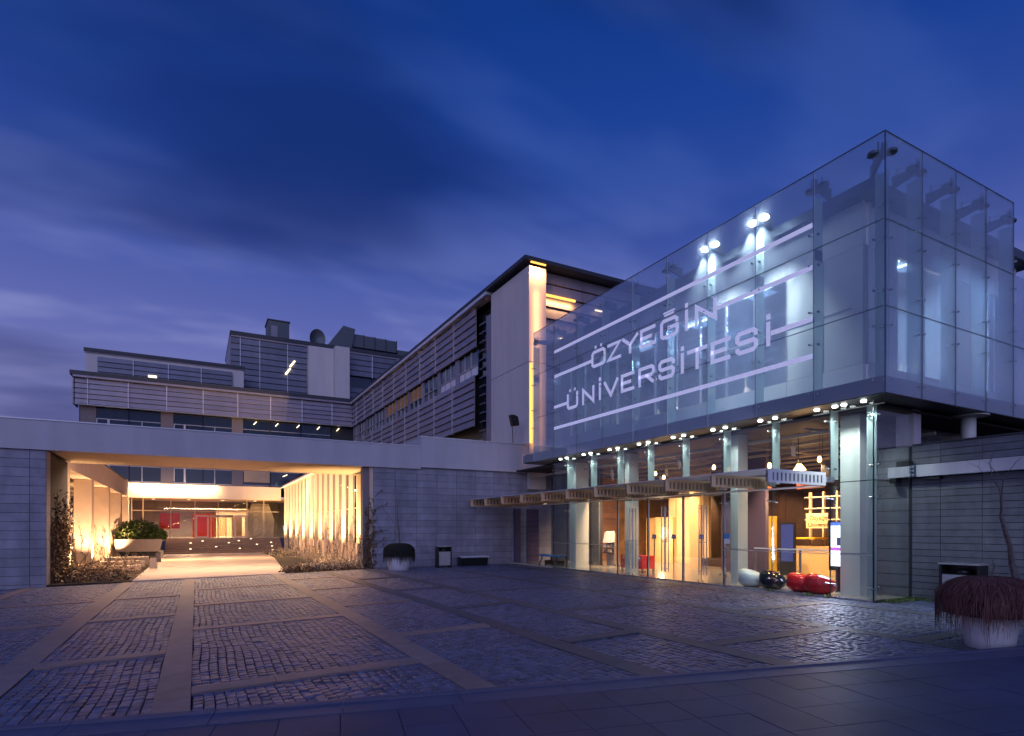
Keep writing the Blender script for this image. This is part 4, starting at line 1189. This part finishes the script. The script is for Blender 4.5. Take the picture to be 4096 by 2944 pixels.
tree(pl, (7.1, 22.4, .95), 2.3, 31, r0=.03, lean=(.02, .02), depth=3)

def bin_(label, c, ax, w_, h, zb):
    t = thing('litter_bin', label, 'litter bin', (c[0], c[1], zb), 'litter bins against the stone walls')
    cx_, cy_b = c; d = .17
    def bb(name, mat, a0, a1, b0, b1, z0, z1):     # a along the wall, b depth
        if ax == 'x': return box(name, mat, t, cx_ + a0, cx_ + a1, cy_b + b0, cy_b + b1, zb + z0, zb + z1)
        return box(name, mat, t, cx_ + b0, cx_ + b1, cy_b + a0, cy_b + a1, zb + z0, zb + z1)
    bb('post', 'black', -w_ / 2, -w_ / 2 + .05, -d, d, 0, h - .03); bb('post', 'black', w_ / 2 - .05, w_ / 2, -d, d, 0, h - .03)
    bb('lid', 'binmetal', -w_ / 2 - .01, w_ / 2 + .01, -d - .02, d + .02, h - .029, h)
    bb('front_panel', 'binmetal', -w_ / 2 + .055, w_ / 2 - .055, -d + .01, -d + .04, .1, h - .24)
    bb('back_panel', 'black', -w_ / 2 + .055, w_ / 2 - .055, d - .04, d - .01, .1, h - .05)
    bb('tray', 'black', -w_ / 2 + .055, w_ / 2 - .055, -d + .045, d - .045, .05, .095)
    bb('rim', 'black', -w_ / 2 + .055, w_ / 2 - .055, -d + .012, -d + .05, h - .238, h - .22)
    m = MB()
    if ax == 'x': m.lathe((cx_, cy_b - .02, zb + h - .22), [(.14, 0), (.14, .06), (.08, .11), (.01, .12)], 14)
    else: m.lathe((cx_, cy_b, zb + h - .22), [(.14, 0), (.14, .06), (.08, .11), (.01, .12)], 14)
    m.build('ashtray', 'black', t, True)
    return t
bin_('framed grey litter bin between potted bush and low bench on the gate wall', (9.25, 23.2), 'x', .62, .92, -.05)
bin_('wide framed grey litter bin half hidden by the shaggy planter', (14.05, 6.2), 'y', .74, .88, 0)

# low bench on the gate wall
bn = thing('low_bench', 'low black bench with a curved grey seat against the gate wall', 'bench', (10.85, 23.7, -.05))
xa, xb = 10.2, 11.55
m = MB(); m.prism([(23.45, .34), (23.52, .39), (24.1, .38), (24.1, .35), (23.54, .355), (23.48, .31)], xa - .02, xb + .02, lambda p, q, h: (h, p, q)); m.build('seat', 'coping', bn)
m = MB(); m.prism([(23.6, -.06), (24.05, -.06), (24.08, .345), (23.5, .345)], xa + .08, xb - .03, lambda p, q, h: (h, p, q)); m.build('base', 'black', bn)
# blue lounger-like bench in the recess
bb_ = thing('blue_bench', 'small bench with a bright blue seat at the pavilion end', 'bench', (13.9, 21.6, 0))
m = MB(); m.prism([(13.60, .40), (13.75, .45), (14.25, .42), (14.25, .39), (13.75, .41), (13.62, .37)], 21.0, 22.6, lambda p, q, h: (p, h, q)); m.build('seat', 'blue', bb_)
for y in (21.2, 22.4):
    m = MB(); m.tube([(13.70, y, .40), (13.63, y, .2), (13.53, y, .0)], .03, 6); m.build('leg', 'black', bb_)
    m = MB(); m.tube([(14.15, y, .40), (14.20, y, .0)], .03, 6); m.build('leg', 'black', bb_)
box('under_panel', 'darkwood', bb_, 13.75, 14.15, 21.3, 22.3, .02, .2)

# floodlight on the roof edge
fl = thing('roof_floodlight', 'black floodlight on a bent stand on the gate roof edge', 'floodlight', (12.6, 24.3, 5.64))
x, y, z = at_y(2052, 1770, 24.3)
fl.location = (x, 24.3, 5.64)
m = MB(); m.tube([(x, 24.3, 5.64), (x - .03, 24.3, 6.45)], .02, 6); m.tube([(x + .1, 24.3, 5.95), (x + .16, 24.3, 6.2), (x + .12, 24.3, 6.45)], .008, 5); m.build('stand', 'black', fl)
m = MB()
m.prism([(x - .18, 6.98), (x - .06, 6.46), (x + .30, 6.52), (x + .22, 6.93), (x + .02, 7.0)], 24.2, 24.42, lambda p, q, h: (p, h, q)); m.build('lamp_head', 'black', fl)
m = MB(); m.prism([(x - .10, 6.93), (x - .02, 6.55), (x + .2, 6.58), (x + .14, 6.9)], 24.17, 24.199, lambda p, q, h: (p, h, q)); m.build('lamp_glass', 'wineglass', fl)

# bollards along the courtyard floor
for (x, y, lb) in ((-1.78, 32.2, 'stone bollard light beside the low stone ledges'), (-1.95, 39.5, 'stone bollard light between the ledges and the hedge trough'), (-2.1, 46.5, 'stone bollard light at the corner of the hedge trough')):
    zb = -.2 - .008 * (y - 24)
    t = thing('bollard', lb, 'bollard', (x, y, zb), 'bollards along the courtyard floor')
    m = MB(); m.prism([(-.15, 0), (.15, 0), (.12, .5), (-.12, .52)], y - .15, y + .15, lambda p, q, h: (x + p, h, zb + q)); m.build('body', 'greywall', t)
    box('cap', 'stonejoint', t, x - .13, x + .13, y - .16, y + .16, zb + .523, zb + .56)
# low ledges
for k, (x0, x1, y, z) in enumerate(((-4.2, -2.25, 31.0, -.05), (-4.3, -2.3, 34.5, -.02), (-4.4, -2.4, 38.5, .02))):
    o = MB(); o.box(x0, x1, y, y + .9, -.5, z); o = o.build('stone_ledge', 'floor_pink')
    tag(o, ['low stone ledge nearest the plaza in the left bed', 'middle low stone ledge in the left bed', 'low stone ledge nearest the hedge trough'][k], 'ledge', 'stone ledges in the left bed')
# hedge trough
ht = thing('hedge_trough', 'long pale trough planted with a clipped green hedge in the courtyard', 'planter', (-3.6, 50, -.4))
m = MB(); m.prism([(-5.0, -.05), (-2.35, -.05), (-2.2, .85), (-5.1, .85)], 49.6, 50.8, lambda p, q, h: (p, h, q)); m.build('trough', 'floor_pink', ht)
box('plinth', 'darkwall', ht, -4.8, -2.5, 49.8, 50.6, -.48, -.051)
P = []
for (cx0, cz0, rx, rz) in ((-4.4, 1.3, .85, .85), (-3.6, 1.4, .9, .95), (-2.9, 1.25, .75, .8), (-2.4, 1.05, .5, .5)):
    q = rng.normal(size=(1500, 3)); q /= np.linalg.norm(q, axis=1)[:, None]; rr = rng.uniform(.55, 1.05, 1500)[:, None]
    q = q * rr * np.array([rx, .65, rz]) + np.array([cx0, 50.2, cz0]); P.append(q[q[:, 2] > .8])
leaves('foliage', 'leaf_hedge', np.concatenate(P), .085, ht)
m = MB()
for k in range(8): m.tube([(-4.8 + k * .33, 50.2, .8), (-4.7 + k * .32, 50.15, 1.5)], .02, 5)
m.build('stems', 'bark', ht)['kind'] = 'stuff'

# ivy: climbing stems with leaves set along them, low ground cover
def wander(p, d, n_, st, sd, flat=None):
    rd_ = random.Random(sd); q = Vector(p); out = [tuple(q)]; dd = Vector(d)
    for i in range(n_):
        stp = (dd + Vector((rd_.uniform(-.55, .55), rd_.uniform(-.55, .55), rd_.uniform(-.35, .4)))).normalized() * st
        if flat == 'x': stp.x *= .12
        if flat == 'y': stp.y *= .12
        q = q + stp; out.append(tuple(q))
    return out
def along(stem, n_, jit):
    """points scattered close to a stem"""
    a = np.array(stem); k = rng.integers(0, len(a) - 1, n_); f = rng.uniform(0, 1, n_)[:, None]
    return a[k] * (1 - f) + a[k + 1] * f + rng.normal(0, jit, (n_, 3))
def mound(n_, x, y, z, nclump, rad):
    """low plants: leaves gathered into clumps"""
    c = np.stack([rng.uniform(*x, nclump), rng.uniform(*y, nclump), np.full(nclump, z[0])], 1)
    k = rng.integers(0, nclump, n_); q = rng.normal(0, 1, (n_, 3)) * np.array([rad, rad, (z[1] - z[0]) * .5]); q[:, 2] = np.abs(q[:, 2])
    return c[k] + q
def ivy(label, leafsets, stems, loc):
    t = thing('ivy', label, 'ivy', loc)
    for mt, P, sz in leafsets: leaves('foliage', mt, np.concatenate(P), sz, t)
    m = MB()
    for s in stems: m.tube(s, [.016 - .011 * i / max(1, len(s) - 1) for i in range(len(s))], 5)
    m.build('stems', 'bark', t)['kind'] = 'stuff'
    return t
A, B, G, Sx = [], [], [], []
for k in range(26):
    s_ = wander((-4.28, 24.8 + .11 * k, -.3), (.02, .0, 1), random.Random(k).randint(8, 14), .25, k, 'x'); Sx.append(s_); A.append(along(s_, 85, .055))
for k in range(16):
    s_ = wander((-5.4 + .045 * k, 30.12, -.4), (.05, 0, 1), random.Random(k + 70).randint(7, 15), .24, 200 + k, 'y'); Sx.append(s_); B.append(along(s_, 60, .05)); A.append(along(s_, 14, .05))
for k in range(8):
    s_ = wander((-4.72, 30.2 + .09 * k, -.4), (0, 0, 1), 13, .25, 240 + k, 'x'); Sx.append(s_); B.append(along(s_, 36, .04))
for k in range(15):
    s_ = wander((-5.35 + .2 * (k % 4), PIY[1 + k % 3] - .06, -.4), (.12 if k % 2 else -.12, 0, .8), 10, .24, 300 + k, 'y'); Sx.append(s_); A.append(along(s_, 16, .05))
for k in range(12): Sx.append(wander((-4.0 + .15 * k, 25.2 + .5 * k, -.25), (.25, 0, .5), 7, .17, 330 + k))
G.append(mound(2600, (-4.2, -2.5), (24.7, 33), (-.26, .10), 60, .16)); B.append(mound(1500, (-4.2, -2.4), (25, 40), (-.27, .12), 50, .14)); A.append(mound(1300, (-4.2, -2.1), (24.5, 26.5), (-.26, .06), 40, .13))
ivy('dry brown ivy climbing the left gate jamb and piers', [('leaf_ivy', A, .050), ('leaf_pale', B, .042), ('leaf_ivy', G, .045)], Sx, (-4.2, 26, -.3))
A, B, G, Sx = [], [], [], []
for k in range(13):
    s_ = wander((6.16 + .035 * k, 24.32, -.15), (.0, 0, 1), random.Random(k + 9).randint(6, 13), .25, 400 + k, 'y'); Sx.append(s_); A.append(along(s_, 75, .05))
for k in range(17):
    y = 28.3 + 1.65 * k
    for q in range(2 + (k % 3 == 0)):
        s_ = wander((6.84 + .07 * q, y - .04, -.25), (.0, 0, 1), random.Random(k * 3 + q).randint(5, 12), .24, 430 + 3 * k + q, 'y'); Sx.append(s_)
        (B if q == 0 else A).append(along(s_, 38, .045))
for k in range(6): Sx.append(wander((6.55, 24.22, .5 + .45 * k), (.3, -.05, .35), 5, .17, 500 + k)); A.append(along(Sx[-1], 9, .03))
B.append(mound(2600, (5.4, 6.6), (25.2, 40), (-.2, .30), 60, .16)); G.append(mound(1500, (4.0, 6.4), (24.7, 27), (-.13, .10), 45, .15)); A.append(mound(1700, (3.2, 6.5), (24.4, 25.2), (-.12, .08), 45, .13)); B.append(mound(900, (4.8, 6.6), (40, 54), (-.4, .1), 40, .2))
ivy('pale dry ivy spreading over the right bed and up the bright slats', [('leaf_ivy', A, .050), ('leaf_pale', B, .045), ('leaf_pale', G, .05)], Sx, (6, 26, -.2))

# weeds along the foot of the pavilion and terrace wall
P = np.concatenate([np.stack([rng.uniform(13.05, 14.4, 900), rng.uniform(7.05, 7.38, 900), rng.uniform(0, .05, 900)], 1), np.stack([rng.uniform(14.1, 14.42, 500), rng.uniform(5.5, 7.2, 500), rng.uniform(0, .06, 500)], 1),
                    np.stack([rng.normal(12.9, .03, 160), rng.choice([8.42, 9.98, 8.9], 160) + rng.normal(0, .06, 160), rng.uniform(0, .06, 160)], 1)])
wd = leaves('weeds', 'leaf_hedge', P, .02, None); wd['kind'] = 'stuff'; tag(wd, 'low weeds along the foot of the pavilion corner', 'weeds')

# bean-shaped seats inside the glass
def pouf(label, mat, x, y, rot, s=1.0):
    t = thing('bean_seat', label, 'seat', (x, y, .02), 'glossy bean seats inside the glass front')
    m = MB(); n = 28; rings = 14
    c, s_ = math.cos(rot), math.sin(rot)
    for i in range(rings + 1):
        a = -math.pi / 2 + math.pi * i / rings
        for j in range(n):
            th = 2 * math.pi * j / n
            rr = max(.001, math.cos(a)) ** .72
            lx = .36 * s * rr * math.cos(th); ly = .30 * s * rr * math.sin(th)
            lz = .225 * s * (1 + math.copysign(abs(math.sin(a)) ** .8, a))
            lz *= (1 + .22 * lx / .36) if a > 0 else 1
            m.v.append((x + lx * c - ly * s_, y + lx * s_ + ly * c, .02 + lz))
    for i in range(rings):
        for j in range(n): m.f.append((i * n + j, i * n + (j + 1) % n, (i + 1) * n + (j + 1) % n, (i + 1) * n + j))
    m.build('shell', mat, t, True)
    m = MB(); m.lathe((x, y, .02), [(.16 * s, .0), (.2 * s, .012)], 20); m.build('foot', 'black', t)
pouf('glossy white bean seat beside the second lobby column', 'glosswhite', 13.38, 10.92, 1.9)
pouf('glossy black bean seat next to the white one', 'glossblack', 13.36, 10.24, 1.6, 1.0)
pouf('glossy red bean seat next to its tilted red twin, farther from the corner column', 'glossred', 13.38, 9.40, 2.0)
pouf('glossy red bean seat close to the corner column', 'glossred', 13.33, 8.88, 2.3, 1.02)

# lobby furniture
def pend(x, y, z, lb):
    t = thing('pendant_lamp', lb, 'lamp', (x, y, 4.3), 'warm pendant lamps in the lobby')
    m = MB(); m.tube([(x, y, 4.3), (x, y, z + .12)], .006, 5); m.build('cable', 'black', t)
    m = MB(); m.lathe((x, y, z), [(.015, .09), (.04, .07), (.055, .0), (.05, -.05), (.02, -.075)], 14); o = m.build('shade', 'lamp_warm', t, True)
    light('SPOT', t, (x, y, z - .12), 110.0, (1, .6, .28), .08, (0, 0, -1), 130, .6)
for (u, v, x, lb) in ((2622, 1895, 16.0, 'glowing pendant lamp by the plaster wall, the higher of a close pair'), (2655, 1910, 15.6, 'glowing pendant lamp, the lower of a close pair'), (2855, 1870, 15.2, 'glowing pendant lamp over the doors'),
                      (3078, 1863, 14.6, 'glowing pendant lamp over the first canopy beam'), (3192, 1868, 15.2, 'small glowing pendant lamp near the corner, lower than its neighbour'), (3278, 1838, 15.0, 'small glowing pendant lamp nearest the corner column')):
    p_ = at_x(u, v, x); pend(p_[0], p_[1], p_[2], lb)
bk = thing('information_desk_tower', 'tall plain beige cabinet pair glowing in the lobby', 'cabinet', (20, 21.4, .02))
p0 = at_x(2622, 2240, 19.6); p1 = at_x(2690, 2240, 19.6)
box('cabinet', 'beige', bk, 19.6, 20.6, p1[1], p0[1], .02, 2.15); box('side_cabinet', 'beige', bk, 19.9, 20.9, p0[1] + .01, p0[1] + 1.0, .02, 2.13)
m = MB(); m.lathe((19.4, p1[1] + .35, 1.1), [(.02, 0), (.1, .06), (.13, .3), (.1, .55), (.02, .6)], 14); o = m.build('lamp', 'lamp_small', bk, True)
light('POINT', o, (19.2, p1[1] + .3, 1.3), 60.0, (1, .75, .45), .15)
p0 = at_x(2785, 2200, 17.2)
pp = thing('partition_panel', 'narrow tall plaster partition behind the doors', 'partition', (17.2, p0[1], .02))
box('panel', 'beige', pp, 17.2, 17.35, p0[1] - .2, p0[1] + .35, .5, 3.4); box('post', 'beigewall', pp, 17.2, 17.35, p0[1] - .15, p0[1] + .3, .02, .5)
# brochure stand
x, y = 15.2, 19.55
bs = thing('brochure_stand', 'brochure stand with a white top and dark leaflet shelves', 'stand', (x, y, .02))
box('back', 'greywall', bs, x + .1, x + .16, y - .26, y + .26, .02, 1.45)
m = MB(); m.prism([(x - .1, 1.02), (x + .1, 1.05), (x + .1, 1.5), (x + .0, 1.42)], y - .27, y + .27, lambda p, q, h: (p, h, q)); m.build('header', 'white', bs)
for z in (.62, .82):
    sh = box('shelf', 'darkwood', bs, x - .1, x + .099, y - .26, y + .26, z - .05, z)
    for k in range(4): box('leaflet', random.choice(('white', 'beige', 'greywall')), sh, x - .06, x - .04, y - .24 + k * .125, y - .14 + k * .125, z + .001, z + .13)
box('foot', 'greywall', bs, x - .15, x + .2, y - .26, y + .26, .02, .06)
# red crate trolley
x, y = 14.35, 16.75
rc = thing('red_basket_cart', 'red plastic basket cart half hidden by a lobby column', 'cart', (x, y, .02))
box('basket', 'red', rc, x - .3, x + .3, y - .6, y + .6, .15, .62)
for dx_ in (-.26, .26):
    for dy in (-.55, .55): m = MB(); m.tube([(x + dx_, y + dy, .02), (x + dx_, y + dy, .15)], .025, 6); m.build('leg', 'black', rc)
for z in (.30, .46): box('stripe', 'orange', rc, x - .304, x - .301, y - .58, y + .58, z, z + .02)
for k in range(5): box('label', 'white', rc, x - .305, x - .301, y - .5 + k * .22, y - .42 + k * .22, .5, .58)
# tablets on posts (entry gates)
for (u, lb) in ((2617, 'tablet reader post in front of the beige cabinets, near the first door'), (2695, 'tablet reader post beside the beige cabinet edge'), (2806, 'lit tablet reader post by the narrow partition')):
    p = at_x(u, 2146, 16.4)
    t = thing('tablet_post', lb, 'reader', (p[0], p[1], .02), 'tablet readers in the lobby')
    m = MB(); m.tube([(p[0], p[1], .02), (p[0], p[1], p[2] - .08)], .02, 6); m.build('post', 'black', t)
    m = MB(); m.prism([(-.13, -.09), (.13, -.09), (.11, .07), (-.09, .09)], p[0] - .02, p[0], lambda a, b, h: (h, p[1] - a, p[2] + b)); m.build('tablet', 'black', t)
    m = MB(); m.prism([(-.09, -.06), (.09, -.06), (.07, .04), (-.06, .05)], p[0] - .024, p[0] - .021, lambda a, b, h: (h, p[1] - a, p[2] + b)); m.build('screen', 'screen_violet', t)
# barrier rail with glass balustrade
br = thing('lobby_balustrade', 'glass balustrade with a pale violet handrail inside the corner bays', 'railing', (14.9, 10, .02))
box('handrail', 'bracket', br, 14.7, 14.74, 8.9, 11.9, 1.0, 1.04); box('glass_infill', 'pane_low', br, 14.71, 14.72, 8.9, 11.9, .1, .99)
for y in (8.92, 10.4, 11.88): box('post', 'steel', br, 14.695, 14.745, y - .02, y + .02, .02, .999)
# screens
p = at_x(3345, 2180, 14.15)
sc_ = thing('display_screen', 'upright bright white display screen with a violet band beside the corner column', 'screen', (14.2, p[1], .02))
ya, yb = at_x(3322, 2180, 14.15)[1], at_x(3388, 2180, 14.15)[1]
box('housing', 'black', sc_, 14.16, 14.26, min(ya, yb) - .03, max(ya, yb) + .05, .55, 1.78)
box('stand', 'black', sc_, 14.18, 14.24, (ya + yb) / 2 - .1, (ya + yb) / 2 + .1, .02, .549)
ss = box('screen', 'screen_white', sc_, 14.15, 14.158, min(ya, yb), max(ya, yb), .66, 1.68)
box('screen_band', 'screen_magenta', ss, 14.146, 14.149, min(ya, yb) + .05, max(ya, yb) - .002, 1.05, 1.13); box('screen_mark', 'screen_violet', ss, 14.146, 14.149, min(ya, yb) + .05, min(ya, yb) + .26, 1.18, 1.38); box('screen_top', 'screen_blue', ss, 14.146, 14.149, min(ya, yb), max(ya, yb), 1.681, 1.76)
light('AREA', ss, (14.05, (ya + yb) / 2, 1.2), 42.0, (.62, .68, 1.0), .5, (-1, 0, -.1), size_y=.9)
p = at_x(3150, 2150, 17.5)
s2_ = thing('poster_screen', 'dim violet poster screen deep in the corner bay', 'screen', (17.5, p[1], .02))
box('screen', 'screen_violet', s2_, 17.5, 17.52, p[1] - .2, p[1] + .25, .5, 1.75); box('frame', 'black', s2_, 17.521, 17.6, p[1] - .25, p[1] + .3, .02, 1.8)
# cafe counter and its board
cf = thing('cafe_counter', 'warm lit counter with shelves and a lettered board at the back of the lobby', 'counter', (19, 11.2, .02))
pa, pb = at_x(3170, 2200, 18.6)[1], at_x(3322, 2200, 18.6)[1]
box('counter', 'beige', cf, 18.6, 19.2, pb - .3, pa, .02, 1.0); box('counter_top', 'yellow', cf, 18.5, 19.25, pb + .5, pa + .05, 1.24, 1.30)
for k in range(3): box('shelf_post', 'beigewall', cf, 19.3, 19.4, pb + .2 + k * .5, pb + .26 + k * .5, 1.0, 2.9)
for z in (1.9, 2.3, 2.7): box('shelf', 'rail', cf, 19.25, 19.5, pb - .2, pa, z, z + .04)
p = at_x(3236, 2092, 18.4); q = at_x(3302, 2092, 18.4)
board = box('board', 'beige', cf, 18.42, 18.46, q[1] - .06, p[1] + .12, 1.62, 2.12)
text_mesh('board_lettering', 'Özyeğin', .2, 'black', cf, (18.415, p[1], 1.90), (0, -1, 0), (0, 0, 1), .003); text_mesh('board_lettering', 'Üniversitesi', .2, 'black', cf, (18.415, p[1] + .05, 1.68), (0, -1, 0), (0, 0, 1), .003)
m = MB(); m.lathe((18.0, (pa + pb) / 2, 3.6), [(.05, .2), (.2, .0), (.19, -.02)], 14); o = m.build('pendant', 'lamp_warm', cf)
light('SPOT', o, (18.0, (pa + pb) / 2, 3.5), 990.0, (1, .62, .28), .1, (.35, 0, -1), 130, .7)
light('POINT', o, (18.1, (pa + pb) / 2 - .3, 2.5), 90.0, (1, .6, .26), .15)
# red sign over the corner bay and orange band next to it
p = at_x(3186, 1943, 14.9); q = at_x(3296, 1943, 14.9)
rs = thing('hanging_sign', 'red hanging sign with white capitals over the corner bay', 'sign', (14.9, (p[1] + q[1]) / 2, 2.6))
box('panel', 'orange', rs, 14.9, 14.94, q[1], p[1], p[2] - .1, p[2] + .1)
text_mesh('sign_lettering', 'CENTER', .14, 'white', rs, (14.895, p[1] - .3, p[2] - .05), (0, -1, 0), (0, 0, 1), .003)
for y in (p[1] - .05, q[1] + .05): box('hanger', 'black', rs, 14.915, 14.925, y - .005, y + .005, p[2] + .1, 4.3)
p = at_x(2985, 1955, 14.9); q = at_x(3086, 1955, 14.9)
rs = thing('hanging_sign', 'plain orange hanging sign between two glass fins', 'sign', (14.9, (p[1] + q[1]) / 2, 2.6))
box('panel', 'orange', rs, 14.9, 14.94, q[1], p[1], p[2] - .08, p[2] + .08)
for y in (p[1] - .05, q[1] + .05): box('hanger', 'black', rs, 14.915, 14.925, y - .005, y + .005, p[2] + .08, 4.3)
# notice on the glass
p = at_x(2897, 2135, GX - .01); q = at_x(2917, 2175, GX - .01)
nz = thing('door_notice', 'small blue and white information notice on the glass', 'notice', (GX, p[1], 1.3))
box('blue_half', 'blue', nz, GX - .012, GX - .008, q[1], p[1], (p[2] + q[2]) / 2 + .003, p[2]); box('white_half', 'bracket', nz, GX - .012, GX - .008, q[1], p[1], q[2], (p[2] + q[2]) / 2)
text_mesh('notice_mark', 'i', .1, 'white', nz, (GX - .0125, (p[1] + q[1]) / 2 + .012, (p[2] + q[2]) / 2 + .03), (0, -1, 0), (0, 0, 1), .001)
